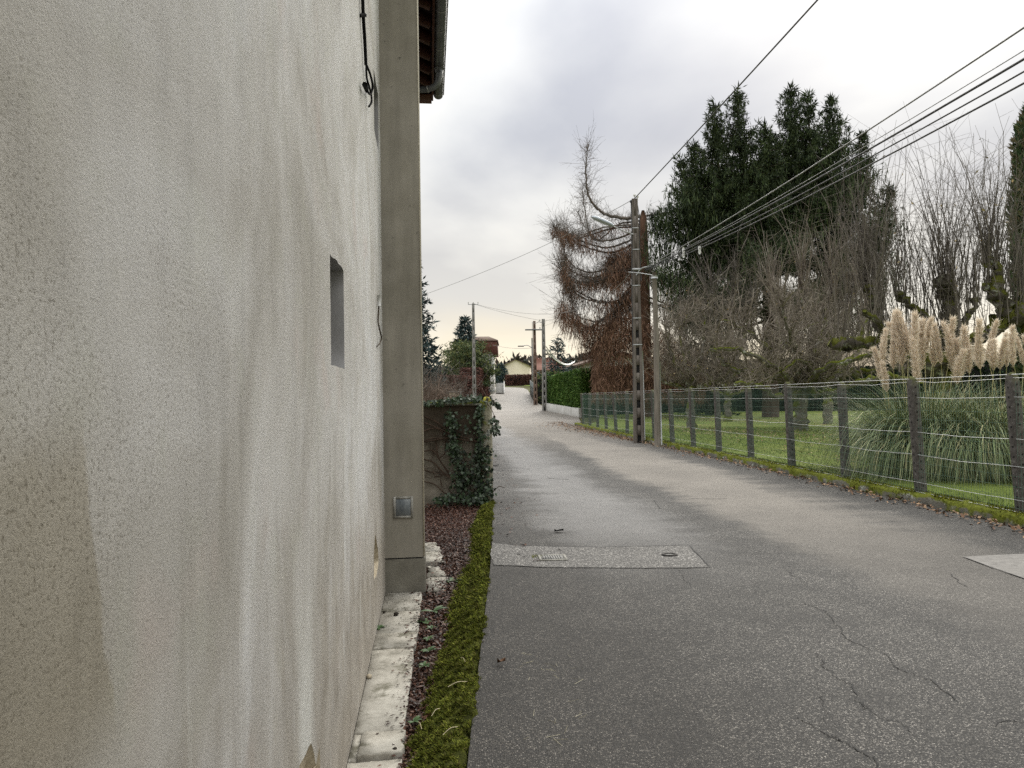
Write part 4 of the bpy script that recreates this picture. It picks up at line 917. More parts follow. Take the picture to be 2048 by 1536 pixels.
def h_pole(o, H, w0, w1, mat, holes=True, n_h=14):
    def half(z): return (w0 + (w1 - w0) * z / H) / 2
    mb = MB()
    for sg in (-1, 1):                              # two flanges
        rows = []
        for z in np.linspace(-.2, H, 12):
            h = half(max(z, 0)); a, b = sg * h, sg * h * .36
            rows.append([(min(a, b), -h * .8, z), (max(a, b), -h * .8, z), (max(a, b), h * .8, z), (min(a, b), h * .8, z)])
        mb.grid(np.array(rows), 0, True); mb.raw(rows[-1], [(0, 1, 2, 3)])
    body = mb.build('shaft', mat, o)
    mb = MB(); rows = []
    for z in np.linspace(-.2, H - .02, 12): h = half(max(z, 0)); rows.append([(-h * .37, -h * .45, z), (h * .37, -h * .45, z), (h * .37, h * .45, z), (-h * .37, h * .45, z)])
    mb.grid(np.array(rows), 0, True); mb.raw(rows[-1], [(0, 1, 2, 3)]); mb.build('web', M_TAR_SHADE if holes else mat, body)  # web coloured near black to paint the shade inside the openings
    for i in range(n_h):                            # bridges between the openings
        z0, z1 = H * (i + .42) / n_h, H * (i + 1) / n_h - .01
        if z0 > H * .5: z0 = H * (i) / n_h + .003; z1 = H * (i + 1) / n_h - .003
        zc = (z0 + z1) / 2; h = half(zc); mb = MB(); mb.box((0, 0, zc), (h * .365, h * .72, (z1 - z0) / 2)); mb.build('bridge', mat, body)
    return body
def round_pole(o, H, r0, r1, mat, name='shaft', bend=0.0):
    mb = MB(); mb.tube([(bend * math.sin(z / H * 3), 0, z) for z in np.linspace(-.2, H, 10)], np.linspace(r0, r1, 10), 12); return mb.build(name, mat, o, True)
def build_poles():
    g = gnd(1278, 885); H = float(W(1268, 398, g[1])[2])
    P = thing('utility_pole', 'tall brown concrete utility pole carrying a street lamp beside the fence', 'pole', g, -.06)
    body = h_pole(P, H, .37, .20, M_POLE)
    zof = lambda py: float(W(1272, py, g[1])[2])
    for py in (457, 500, 572, 637, 690): 
        z = zof(py); h = (.37 + (.20 - .37) * z / H) / 2 + .004; mb = MB(); mb.box((0, 0, z), (h, h * .82, .018)); mb.build('strap', M_STEEL, P)
    mb = MB(); mb.tube([(.19, -.02, .1), (.175, -.02, 2.6), (.165, -.02, 3.2)], .028, 8); mb.build('conduit', M_STEEL, P)
    mb = MB(); mb.tube(smooth_path([(-.13, -.06, H - .1), (-.13, -.1, H - 1.2), (-.16, -.1, H - 3.5), (-.17, -.05, 1.2)], 4), .016, 5); mb.build('cable_run', M_WIRE, P)
    mb = MB(); mb.tube(smooth_path([(.1, -.05, H - .25), (.16, -.05, H - .8), (.14, -.05, H - 1.6), (.17, -.05, H - 2.9)], 4), .014, 5); mb.build('cable_run', M_WIRE, P)
    for dx, dz in ((-.13, -.12), (.1, .05), (0, .10)):
        mb = MB(); zz = H + dz; mb.tube([(dx, -.02, zz - .14), (dx, -.02, zz - .02), (dx, -.02, zz), (dx, -.02, zz + .06), (dx, -.02, zz + .08)], [.012, .012, .045, .04, .015], 8); mb.build('insulator', M_WIRE if dz < 0 else M_PORC, P, True)
    z = zof(540)
    mb = MB(); mb.box((0.02, -.13, z), (.16, .03, .035)); mb.build('cable_clamp', M_STEEL, P)
    mb = MB(); mb.tube(smooth_path([(.0, -.12, z - .2), (.18, -.2, z + .02), (.5, -.3, z + .06)], 4), .02, 6); mb.build('cable_clamp', M_STEEL, P)
    # street lamp on a short arm
    q = W(1205, 443, g[1] - .4) - g; c, s_ = math.cos(.06), math.sin(.06); loc = lambda v: (v[0] * c - v[1] * s_, v[0] * s_ + v[1] * c, v[2])
    lam = MB(); a0 = np.array([-.08, -.12, zof(470)]); tip = np.array(loc(q))
    lam.tube(smooth_path([a0, a0 + (tip - a0) * .4 + [0, 0, -.02], tip + (a0 - tip) * .28], 6), .022, 8); arm = lam.build('lamp_arm', M_STEEL, P, True)
    mb = MB(); d = (tip - a0); d /= np.linalg.norm(d); side = np.cross(d, [0, 0, 1]); side /= np.linalg.norm(side); up = np.cross(side, d); rows = []
    for t, w, h in ((-.42, .05, .05), (-.30, .10, .085), (-.1, .115, .095), (.12, .12, .10), (.30, .11, .09), (.40, .06, .05), (.43, .015, .02)):
        cpt = tip + d * t; rows.append([cpt + side * w * math.cos(a) + up * h * math.sin(a) * (1 if math.sin(a) > 0 else .55) for a in np.arange(12) * math.pi / 6])
    mb.grid(np.array(rows), 0, True); mb.raw(rows[0], [tuple(range(11, -1, -1))]); hd = mb.build('lamp_head', noisy('lamp_shell', (.33, .37, .42), (.42, .46, .50), 4, .4, 0, spec=.5), arm, True)
    # wooden pole
    g2 = gnd(1315, 893); H2 = float(W(1304, 545, g2[1])[2])
    P2 = thing('utility_pole', 'shorter weathered wooden pole just right of the lamp pole', 'pole', g2)
    sh = round_pole(P2, H2, .105, .075, M_WOOD, bend=.02)
    mb = MB(); mb.tube([(.125, -.03, .05), (.115, -.03, 2.7)], .022, 7); mb.build('conduit', M_STEEL, P2)
    mb = MB(); mb.tube(smooth_path([(.0, -.1, H2 - .12), (-.35, .4, H2 + .05), (-.62, 1.3, H2 + .25), ], 4), .014, 5); mb.build('stay_wire', M_STEEL, P2)
    mb = MB(); mb.tube([(0, 0, H2 - .2), (0, 0, H2 - .1)], .11, 12); mb.build('strap', M_STEEL, P2)
    # poles further up the street
    g3 = gnd(1092, 822); y3 = 61.; p = W(1092, 822, y3)
    def far(px, pyt, y, r, mat, lab, x_off=0, hpole=True, base=None):
        b = W(px, 800, y); b[2] = zp(y); H_ = float(W(px, pyt, y)[2]) - b[2]; o = thing('utility_pole', lab, 'pole', b, .1, 'utility poles up the street')
        if hpole: h_pole(o, H_, r * 2, r * 1.2, mat, True, 12)
        else: round_pole(o, H_, r, r * .7, mat)
        return o, b, H_
    o3, b3, H3 = far(1089, 638, 62, .20, M_POLE_L, 'pale slotted concrete pole at the corner of the clipped green hedge')
    for z in (H3 - .3, H3 - .9): mb = MB(); mb.tube([(-.3, 0, z), (.12, 0, z)], .025, 6); mb.build('insulator_arm', M_STEEL, o3)
    for z in (H3 - .05, H3 - .7): mb = MB(); mb.tube([(-.3, 0, z - .2), (-.3, 0, z - .1), (-.3, 0, z)], [.03, .06, .04], 7); mb.build('insulator', M_PORC, o3)
    o4, b4, H4 = far(1071, 642, 71, .19, noisy('rusty_pole', (.13, .085, .065), (.21, .15, .12), 3, .9, .3), 'reddish concrete pole with a flat lamp behind the hedge corner pole')
    z = float(W(1068, 660, 71)[2]) - b4[2]; mb = MB(); mb.bevel_box((-.05, -.25, z), (.9, .12, .06), .03); lh = mb.build('lamp_head', M_ZINC, o4)
    mb = MB(); mb.tube([(0, 0, z + .1), (-.05, -.25, z + .05)], .04, 6); mb.build('lamp_arm', M_STEEL, o4)
    o5, b5, H5 = far(1066, 676, 108, .15, M_POLE_L, 'thin far pole with curved lamp arm beside the red roofed house', hpole=False)
    z = float(W(1060, 692, 108)[2]) - b5[2]; mb = MB(); mb.tube(smooth_path([(0, 0, z - .3), (-.7, 0, z + .1), (-1.5, 0, z)], 5), .06, 6); arm = mb.build('lamp_arm', M_STEEL, o5)
    mb = MB(); mb.bevel_box((-1.7, 0, z - .02), (.45, .15, .08), .04); mb.build('lamp_head', M_ZINC, arm)
    o6, b6, H6 = far(949, 607, 63, .17, M_POLE_L, 'pale concrete pole on the left before the copper beech hedge')
    mb = MB(); mb.tube([(-.45, 0, H6 - .08), (.45, 0, H6 - .08)], .03, 6); mb.build('crossarm', M_STEEL, o6)
    for dx in (-.42, 0, .42): mb = MB(); mb.tube([(dx, 0, H6 - .05), (dx, 0, H6 + .02), (dx, 0, H6 + .12)], [.02, .05, .03], 7); mb.build('insulator', M_PORC, o6)
    mb = MB(); mb.tube([(-.08, -.12, .2), (-.07, -.1, 2.6)], .05, 6); mb.build('cable_guard', M_STEEL, o6)

    # overhead lines
    def line(pts, r, lab, mat=M_WIRE, n=22):
        P_ = np.array(pts, float); t = np.concatenate([[0], np.cumsum(np.linalg.norm(np.diff(P_[:, :2], axis=0), axis=1))]); t /= t[-1]
        if len(P_) == 3:
            u = np.linspace(0, 1, n); m = t[1]
            L0 = (u - m) * (u - 1) / (m); L1 = u * (u - 1) / (m * (m - 1)); L2 = u * (u - m) / (1 - m)
            Q = np.outer(L0, P_[0]) + np.outer(L1, P_[1]) + np.outer(L2, P_[2])
        else: Q = np.array([P_[0] + (P_[1] - P_[0]) * u - np.array([0, 0, 1]) * 4 * .02 * np.linalg.norm(P_[1] - P_[0]) * u * (1 - u) for u in np.linspace(0, 1, n)])
        mb = MB(); mb.tube(Q, r, 5); return tag(mb.build('overhead_wire', mat, None, True), lab, 'wire', 'overhead wires')
    top = W(1269, 397, g[1]); SL = .085
    def through(start, px, py, zend, yend=-9, sl=SL):
        v = ray(px, py); d = (start[0] + sl * start[1]) / (v[0] / v[1] + sl); q = CAM + v * d / v[1]
        e = np.array([start[0] + sl * (start[1] - yend), yend, zend]); return [start, q, e]
    def wire2(start, a, r, lab, mat=M_WIRE, sl=None):     # past two sightings at the same lateral line
        L = through(start, *a); line(L, r, lab, mat)
    line(through(top, 1452, 200, 8.9), .017, 'twisted black cable rising from the lamp pole top out of the picture', M_WIRE)
    cl = W(1290, 538, g[1])
    wl = [(1890, 160, .013, 6.6, 'topmost of the five wires fanning right from the lamp pole', M_WIRE_L), (1890, 197, .007, 6.2, 'thinnest grey wire of the five fanning right from the lamp pole', M_WIRE_L), (1890, 211, .017, 6.0, 'thickest black wire in the middle of the five fanning right', M_WIRE), (1890, 232, .012, 5.9, 'fourth wire down of the five fanning right', M_WIRE), (1890, 251, .014, 5.7, 'lowest of the five wires fanning right from the lamp pole', M_WIRE)]
    for i, (px, py, r, ze, lab, mat) in enumerate(wl):
        st = cl + np.array([0, -.05, .05 - .03 * i]); line(through(st, px, py, ze), r, lab, mat)
    # porcelain spacers hanging in the bundle
    v1 = through(cl, 1890, 211, 6.0)
    for px, py, hh, lab in ((1367, 505, .16, 'white porcelain spacer on the wires nearer the lamp pole'), (1399, 500, .12, 'white porcelain spacer on the wires further right')):
        v = ray(px, py); d = (cl[0] + SL * cl[1]) / (v[0] / v[1] + SL); q = CAM + v * d / v[1]; mb = MB()
        mb.tube([(0, 0, -hh), (0, 0, -hh * .6), (0, 0, 0), (0, 0, hh * .6), (0, 0, hh)], [.015, .04, .03, .045, .015], 7); tag(mb.build('wire_spacer', M_PORC, None, True, loc=tuple(q)), lab, 'insulator', 'wire spacers')
    line([top, W(1110, 481, 33), W(790, 610, 50)], .010, 'thin wire from lamp pole top down to the left', M_WIRE_L)
    t3 = b3 + np.array([-.3, 0, H3 - .1]); t6 = b6 + np.array([0, 0, H6]); t4 = b4 + np.array([-.2, 0, H4 - .1]); t5 = b5 + np.array([0, 0, H5 - .1])
    line([t3, t6], .012, 'faint wire between the hedge corner pole and the left pole', M_WIRE_L); line([t4, t3], .02, 'short wire joining the two poles at the hedge corner', M_WIRE_L)
    line([t4, t5], .025, 'far wire from reddish pole to the lamp pole beyond', M_WIRE_L)
    line([W(1092, 700, 62), W(1120, 726, 66), W(1150, 722, 72)], .05, 'thick pale cable looping right from the hedge corner pole', M_PORC); line([W(1092, 693, 62), W(1118, 722, 66), W(1146, 724, 72)], .045, 'second pale cable looping right just above the first', M_PORC)
    line([b4 + np.array([0, 0, H4 - 2.6]), W(1020, 696, 90), W(985, 690, 105)], .018, 'faint far wire sagging across to the tile clad house', M_WIRE_L)
    line([t6, W(1100, 628, 45), W(1262, 545, g[1] + .2)], .010, 'faint wire from the left pole to the lamp pole across the street', M_WIRE_L)
build_poles()

# ------------------------------------------------------------------ vegetation
M_BARK = noisy('spruce_bark', (.05, .035, .028), (.095, .07, .055), 4, .95, .7, 20, .03, stretch=(1, 1, .4))
M_TWIG = leafy('bare_twigs', [(.15, .125, .098), (.21, .18, .145), (.29, .255, .21), (.12, .098, .078)], .85, .15)
M_TWIG_D = leafy('dark_bare_twigs', [(.085, .073, .062), (.12, .105, .09), (.17, .15, .13)], .85, .15)
M_OLD = mossy('old_fruit_bark', (.085, .075, .062), (.19, .175, .15), lichen=(.44, .45, .40), amount=.50, scale=5)
M_SPRUCE = leafy('spruce_needles', [(.016, .027, .011), (.028, .046, .016), (.046, .070, .024), (.072, .094, .034), (.022, .034, .016)], .65, .2, ms=.9, mott=.75)
M_BLUE = leafy('dark_fir_needles', [(0.0192, 0.0352, 0.0352), (0.032, 0.0544, 0.0544), (0.048, 0.0768, 0.0736), (0.072, 0.096, 0.096)], .65, .2)
M_PINE = leafy('pine_needles', [(0.039, 0.065, 0.0286), (0.065, 0.0975, 0.039), (0.104, 0.13, 0.0455), (0.156, 0.1625, 0.052)], .7, .2)
M_THUJA = leafy('hedge_leaves', [(.035, .085, .014), (.06, .125, .022), (.09, .17, .03), (.13, .20, .045)], .6, .2)
M_DARKH = leafy('dark_hedge_leaves', [(0.0104, 0.0234, 0.0117), (0.0169, 0.0364, 0.0169), (0.026, 0.0494, 0.0234)], .7, .15)
M_DEAD = leafy('dead_needles', [(.12, .068, .044), (.18, .105, .07), (.25, .155, .105), (.15, .08, .052)], .8, .15)
M_BEECH = leafy('copper_beech_leaves', [(0.078, 0.0364, 0.0286), (0.1235, 0.0585, 0.0442), (0.169, 0.0845, 0.0624), (0.091, 0.0455, 0.039)], .75, .2)

def conifer(label, base, H, R, mat, nb=150, per=26, droop=.35, L=.5, name='conifer', group=None, shape=.85, top_sparse=False, cat='tree', wid=.22):
    t = thing(name, label, cat, base, 0, group)
    mb = MB(); mb.tube([(0, 0, 0), (0, 0, H * .5), (0, 0, H * .98)], [R * .09, R * .05, .02], 7); tr = mb.build('trunk', M_BARK, t, True)
    mb = MB(); br = MB(); Ps, Ds = [], []; B0, B1 = [], []
    for i in range(nb):
        h = (i + rng.random()) / nb; h = .06 + .94 * h ** 1.15
        r = R * (1 - h) ** shape * rng.uniform(.72, 1.12) + .12 * (1 if h < .98 else 0); a = i * 2.39996 + rng.normal() * .3; z0 = H * h
        dirv = np.array([math.cos(a), math.sin(a), 0]); k = max(5, int(per * (.35 + r / R)))
        s = rng.random(k) ** .7; z = z0 - droop * r * s + .25 * droop * r * s ** 3 + rng.normal(size=k) * .1 * L
        P = dirv[None] * (r * s)[:, None] + rng.normal(size=(k, 3)) * np.array([.14, .14, .05]) * (.4 + .6 * s)[:, None] * R * .38; P[:, 2] += z
        D = dirv[None] * .8 + rng.normal(size=(k, 3)) * .55 + np.array([0, 0, -.25]); D[s > .9, 2] += .6
        Ps.append(P); Ds.append(D); B0.append((0, 0, z0)); B1.append((*(dirv[:2] * r), z0 - droop * r * .75))
    P = np.concatenate(Ps); D = np.concatenate(Ds); n = len(P)
    l = L * rng.uniform(.6, 1.25, n); mb.blades(P, D, l, l * wid); mb.blades(P, D + rng.normal(size=(n, 3)) * .6, l * .8, l * wid)
    tip = np.array([(0, 0, H * .97)] * 6); mb.blades(tip, np.array([(0, 0, 1)] + [(math.cos(k), math.sin(k), .8) for k in range(5)]), L * .9, L * .12)
    c = mb.build('crown', mat, t); br.sticks(B0, B1, .03, .008); br.build('branches', M_BARK, t)['kind'] = 'stuff'
    return t

def big_spruce():
    d = 47.; b = W(1541, 838, d); b[2] = zp(d) + .05
    t = thing('spruce_tree', 'huge dark green spruce with several tops towering over the garden', 'tree', b)
    rel = lambda px, py, dd=0: W(px, py, d + dd) - b
    tr = MB(); tr.tube(smooth_path([(0, 0, -.1), rel(1541, 700), rel(1538, 600), rel(1535, 500), rel(1535, 420)], 5), np.linspace(.55, .26, 21), 9)
    # leaders: (path in the view, crown radius at its foot, height over which it tapers)
    leaders = [([(1535, 560), (1500, 430), (1478, 300), (1476, 178)], 2.4, 0.), ([(1535, 540), (1460, 420), (1432, 300), (1428, 205)], 2.2, -1.), ([(1536, 520), (1570, 400), (1580, 280), (1582, 172)], 2.5, .6), ([(1536, 500), (1600, 400), (1618, 300), (1616, 186)], 2.3, -.8),
               ([(1537, 520), (1630, 430), (1655, 330), (1662, 198)], 1.9, .5), ([(1537, 560), (1440, 480), (1400, 400), (1388, 285)], 1.7, .4), ([(1537, 560), (1440, 520), (1390, 440), (1362, 318)], 1.3, -1.2), ([(1537, 560), (1650, 500), (1705, 400), (1726, 268)], 1.15, .2), ([(1537, 640), (1680, 560), (1750, 470), (1778, 372)], 1.1, -.6),
               ([(1537, 600), (1500, 480), (1525, 380), (1530, 250)], 2.6, -1.8), ([(1537, 600), (1560, 480), (1545, 380), (1540, 270)], 2.5, 1.8), ([(1537, 660), (1620, 600), (1670, 520), (1690, 450)], 1.6, -.4), ([(1537, 640), (1440, 590), (1400, 540), (1380, 470)], 1.8, .6)]
    fol = MB(); Ps, Ds, Ls = [], [], []; HP, HL = [], []; tw0, tw1 = [], []
    for path, R, off in leaders:
        P = smooth_path([rel(x, y, off * (k / (len(path) - 1))) for k, (x, y) in enumerate(path)], 8)
        tr.tube(P, np.linspace(.16, .02, len(P)), 6)
        seg = np.linalg.norm(np.diff(P, axis=0), axis=1); cum = np.concatenate([[0], np.cumsum(seg)]); tot = cum[-1]
        Ps.append(np.repeat(P[-1:], 9, 0) - np.array([0, 0, 1]) * rng.uniform(0, .5, (9, 1))); Ds.append(rng.normal(size=(9, 3)) * .5 + np.array([0, 0, .9])); Ls.append(rng.uniform(.35, .7, 9))
        tiers = max(4, int(tot * .80 / .46))
        for ti in range(tiers):
            u = .2 + .8 * (ti + rng.uniform(.2, .8)) / tiers; c = np.array([np.interp(u * tot, cum, P[:, k]) for k in range(3)])
            rb = min(R * .92, .14 + (1 - u) * tot * .36); nbr = 4 if rb < .7 else 6; a0 = rng.random() * 6.28
            for b_ in range(nbr):
                r = rb * rng.uniform(.55, 1.3); a = a0 + b_ * 6.2832 / nbr + rng.normal() * .25; dv = np.array([math.cos(a), math.sin(a), 0]); sv = np.array([-dv[1], dv[0], 0])
                k = max(4, int(r * 9)); s = np.linspace(.12, 1, k)
                Q = c + dv * (r * s)[:, None] + np.array([0, 0, 1]) * (-.42 * r * s + .40 * r * s ** 3)[:, None] + rng.normal(size=(k, 3)) * .04
                tw0.append(c); tw1.append(Q[-1])
                for sg in (-1, 1):                  # flat fronds either side of the bough
                    Ps.append(Q); Ds.append(dv[None] * .75 + sv * sg * rng.uniform(.5, 1.1, (k, 1)) + np.array([0, 0, -.22]) + rng.normal(size=(k, 3)) * .15); Ls.append(rng.uniform(.24, .46, k) * (1.15 - .5 * s))
                e_ = np.repeat(Q[-1:], 6, 0); Ps.append(e_); Ds.append(dv[None] * .7 + rng.normal(size=(6, 3)) * .6 + np.array([0, 0, .65])); Ls.append(rng.uniform(.25, .55, 6))
                hq = np.repeat(Q, 2, 0) + rng.normal(size=(2 * k, 3)) * np.array([.12, .12, .03]); HP.append(hq); HL.append(rng.uniform(.18, .62, 2 * k) * min(1, .4 + r * .45))
    # long lower boughs, left and right, hung with curtains of shoots
    boughs = [([(1537, 470), (1440, 490), (1370, 470), (1330, 440), (1318, 420)], 0), ([(1537, 520), (1430, 530), (1350, 520), (1310, 480)], .8), ([(1537, 560), (1440, 580), (1370, 560), (1318, 540)], -.8), ([(1537, 600), (1460, 620), (1400, 610), (1350, 600)], 1.2), ([(1537, 640), (1460, 660), (1400, 640), (1345, 610)], -1.5), ([(1537, 480), (1620, 470), (1680, 420), (1722, 330)], .5), ([(1537, 520), (1640, 530), (1710, 490), (1740, 420)], -1),
              ([(1537, 580), (1640, 590), (1720, 540), (1782, 440)], .8), ([(1537, 620), (1640, 630), (1730, 590), (1796, 500)], -.8), ([(1537, 660), (1600, 680), (1680, 650), (1760, 590)], 0), ([(1537, 520), (1500, 560), (1480, 570), (1450, 560)], -3), ([(1537, 560), (1580, 590), (1600, 590), (1640, 570)], -3), ([(1537, 430), (1470, 450), (1400, 420), (1362, 370)], -2), ([(1537, 440), (1600, 450), (1660, 400), (1700, 340)], -2), ([(1537, 480), (1530, 500), (1520, 510), (1500, 500)], -4), ([(1537, 470), (1560, 490), (1580, 490), (1600, 470)], -4)]
    for path, off in boughs:
        P = smooth_path([rel(x, y, off * (k / (len(path) - 1))) for k, (x, y) in enumerate(path)], 12); tr.tube(P, np.linspace(.10, .02, len(P)), 5)
        for j in range(len(P)):
            u = j / len(P); m = int(3 + 7 * min(1, u * 2))
            o = np.stack([rng.normal(size=m) * .5, rng.normal(size=m) * .7, rng.normal(size=m) * .2], 1); HP.append(P[j] + o); HL.append(rng.uniform(.5, 1.7, m))
            Ps.append(P[j] + o); Ds.append(rng.normal(size=(m, 3)) * .7 + np.array([0, 0, .2])); Ls.append(rng.uniform(.25, .45, m))
    P = np.concatenate(Ps); D = np.concatenate(Ds); L = np.concatenate(Ls)
    fol.blades(P, D, L, L * .14); fol.blades(P, D + rng.normal(size=P.shape) * .8, L * .8, L * .13); fol.blades(P + rng.normal(size=P.shape) * .12, D + rng.normal(size=P.shape) * .8, L * .8, L * .13)
    H = np.concatenate(HP); hl = np.concatenate(HL)
    for k in range(5):                              # hanging shoots
        f0 = k / 5; q = H + np.array([0, 0, -1]) * (hl * f0)[:, None] + rng.normal(size=H.shape) * .035; dd = np.tile([0, 0, -1.0], (len(H), 1)) + rng.normal(size=H.shape) * .28; ll = np.maximum(hl * .42, .22)
        fol.blades(q, dd, ll, .045 + .035 * rng.random(len(H)))
    tr.sticks(tw0, tw1, .025, .006)
    tr.build('trunk', M_BARK, t, True); fol.build('crown', M_SPRUCE, t)
big_spruce()

def dead_tree():
    d = 50.; b = W(1288, 832, d); b[2] = zp(d) + .05
    t = thing('dead_conifer', 'dead rust brown conifer with snapped top and bare upswept left limbs', 'tree', b)
    rel = lambda px, py, dd=0: W(px, py, d + dd) - b
    m_tr = noisy('dead_trunk_bark', (.075, .04, .026), (.15, .085, .055), 3, .95, .7, 16, .04, stretch=(1, 1, .3))
    tr = MB(); tr.tube(smooth_path([(0, 0, -.1), rel(1288, 700), rel(1287, 560), rel(1286, 480), rel(1286, 421)], 4), np.concatenate([np.linspace(.58, .30, 15), [.24, .10]]), 10)
    tr.build('trunk', m_tr, t, True)
    limbs = [([(1286, 432), (1245, 436), (1205, 425), (1180, 398), (1172, 360), (1173, 320), (1176, 288)], .20, 'fine'), ([(1286, 440), (1235, 450), (1195, 480), (1168, 452), (1155, 425)], .10, 'fine'), ([(1286, 455), (1240, 475), (1200, 482), (1180, 468), (1170, 420), (1165, 380)], .13, 'fine'),
             ([(1286, 452), (1220, 458), (1160, 475), (1130, 470), (1112, 455)], .10, 'mid'), ([(1286, 478), (1225, 505), (1175, 495), (1145, 480), (1125, 470)], .12, 'mid'), ([(1286, 500), (1230, 530), (1180, 545), (1140, 525), (1122, 480)], .14, 'mid'), ([(1286, 530), (1220, 560), (1170, 570), (1130, 555), (1112, 520)], .12, 'mid'),
             ([(1286, 560), (1240, 600), (1190, 600), (1145, 575), (1122, 540)], .13, 'mid'), ([(1286, 590), (1230, 620), (1180, 655), (1155, 640), (1140, 590), (1128, 560)], .15, 'mid'), ([(1286, 540), (1225, 545), (1190, 560), (1170, 555)], .08, 'mid'), ([(1286, 620), (1230, 650), (1190, 660), (1150, 640), (1120, 620)], .12, 'heavy'), ([(1286, 650), (1240, 690), (1200, 700), (1165, 690)], .1, 'heavy'),
             ([(1286, 432), (1320, 428), (1360, 420), (1382, 405), (1388, 380)], .12, 'fine'), ([(1286, 460), (1330, 470), (1370, 455), (1400, 440)], .08, 'fine'), ([(1286, 540), (1330, 560), (1370, 575), (1400, 570)], .09, 'mid'), ([(1286, 600), (1340, 620), (1380, 640), (1410, 640)], .1, 'mid'), ([(1286, 520), (1310, 545), (1350, 590), (1380, 600)], .07, 'mid'), ([(1286, 560), (1255, 590), (1225, 640), (1215, 660)], .1, 'heavy'), ([(1286, 520), (1250, 520), (1225, 510), (1215, 530)], .1, 'heavy'), ([(1286, 480), (1262, 500), (1240, 540), (1220, 545)], .09, 'heavy')]
    lm = MB(); fo = MB(); HP, HL, K = [], [], []; F0, F1 = [], []
    for path, r, kind in limbs:
        for rep in range(2 if kind != 'fine' else 1):
            off = rng.uniform(-3, 3) if rep else rng.uniform(-1, 1); dy = rng.normal() * 10 * rep
            P = smooth_path([rel(x + (rng.normal() * 5 * rep if k else 0), y + dy, off * (k / (len(path) - 1))) for k, (x, y) in enumerate(path)], 9); n = len(P)
            P[1:] += rng.normal(size=P[1:].shape) * .02; lm.tube(P, np.linspace(r * .68, .014, n), 6)
            for j in range(2, n):
                u = j / n; m = {'fine': 4, 'mid': 6, 'heavy': 9}[kind]
                q = P[j] + rng.normal(size=(m, 3)) * np.array([.18, .35, .1]); HP.append(q)
                HL.append(rng.uniform(.25, .8 if kind == 'fine' else 1.1, m) * ({'fine': .55, 'mid': 1.0, 'heavy': 1.5}[kind])); K.append(np.full(m, {'fine': 0, 'mid': 1, 'heavy': 2}[kind]))
                T = P[min(j + 1, n - 1)] - P[j - 1]; T /= np.linalg.norm(T)
                mm = 4; e = T[None] * .35 + rng.normal(size=(mm, 3)) * .55 + np.array([0, 0, .25]); e *= (rng.uniform(.4, 1.15, mm) * (1.3 if u > .4 else .8))[:, None]
                F0.append(np.repeat(P[j][None], mm, 0)); F1.append(P[j] + e)
    F0 = np.concatenate(F0); F1 = np.concatenate(F1); lm.sticks(F0, F1, .012, .004)
    for k in range(3):
        m = F0 + (F1 - F0) * rng.uniform(.3, 1, (len(F0), 1)); lm.sticks(m, m + rng.normal(size=m.shape) * .22 + (F1 - F0) * .25 + np.array([0, 0, -.05]), .006, .003)
    H = np.concatenate(HP); hl = np.concatenate(HL); K = np.concatenate(K)
    for k in range(4):
        sel = K >= (0 if k < 1 else 1 if k < 3 else 2); q = H[sel] + np.array([0, 0, -1]) * (hl[sel] * k / 4)[:, None] + rng.normal(size=(sel.sum(), 3)) * .05
        dd = np.tile([0, 0, -1.0], (sel.sum(), 1)) + rng.normal(size=q.shape) * .35; fo.blades(q, dd, hl[sel] * .5, .022 + .02 * rng.random(len(q)))
    # the dense lower skirt of dead shoots
    n = 17000; v = rng.random(n); px = 1185 + 225 * rng.random(n); top = 640 + np.abs(px - 1290) * .50 - 45 * np.exp(-((px - 1240) / 40) ** 2); py = top + (800 - top) * v ** .9
    dpt = rng.normal(size=n) * 1.5
    Q = np.array([rel(x, y, q_) for x, y, q_ in zip(px, py, dpt)]); Q[:, 2] = np.maximum(Q[:, 2], .15)
    fo.blades(Q, np.tile([0, 0, -1.0], (n, 1)) + rng.normal(size=Q.shape) * .45, rng.uniform(.3, .75, n), rng.uniform(.02, .05, n))
    n = 2600; py = 490 + 200 * rng.random(n) ** .8; px = 1238 - (py - 490) * .06 + 9 * np.sin(py * .09) + rng.normal(size=n) * (8 + (py - 490) * .12); Q = np.array([rel(x, y, q_) for x, y, q_ in zip(px, py, rng.normal(size=n) * 1.2)])
    fo.blades(Q, np.tile([0, 0, -1.0], (n, 1)) + rng.normal(size=Q.shape) * .3, rng.uniform(.3, .8, n), rng.uniform(.025, .05, n))
    lm.build('limbs', M_TWIG_D, t); fo.build('dead_foliage', M_DEAD, t)
dead_tree()

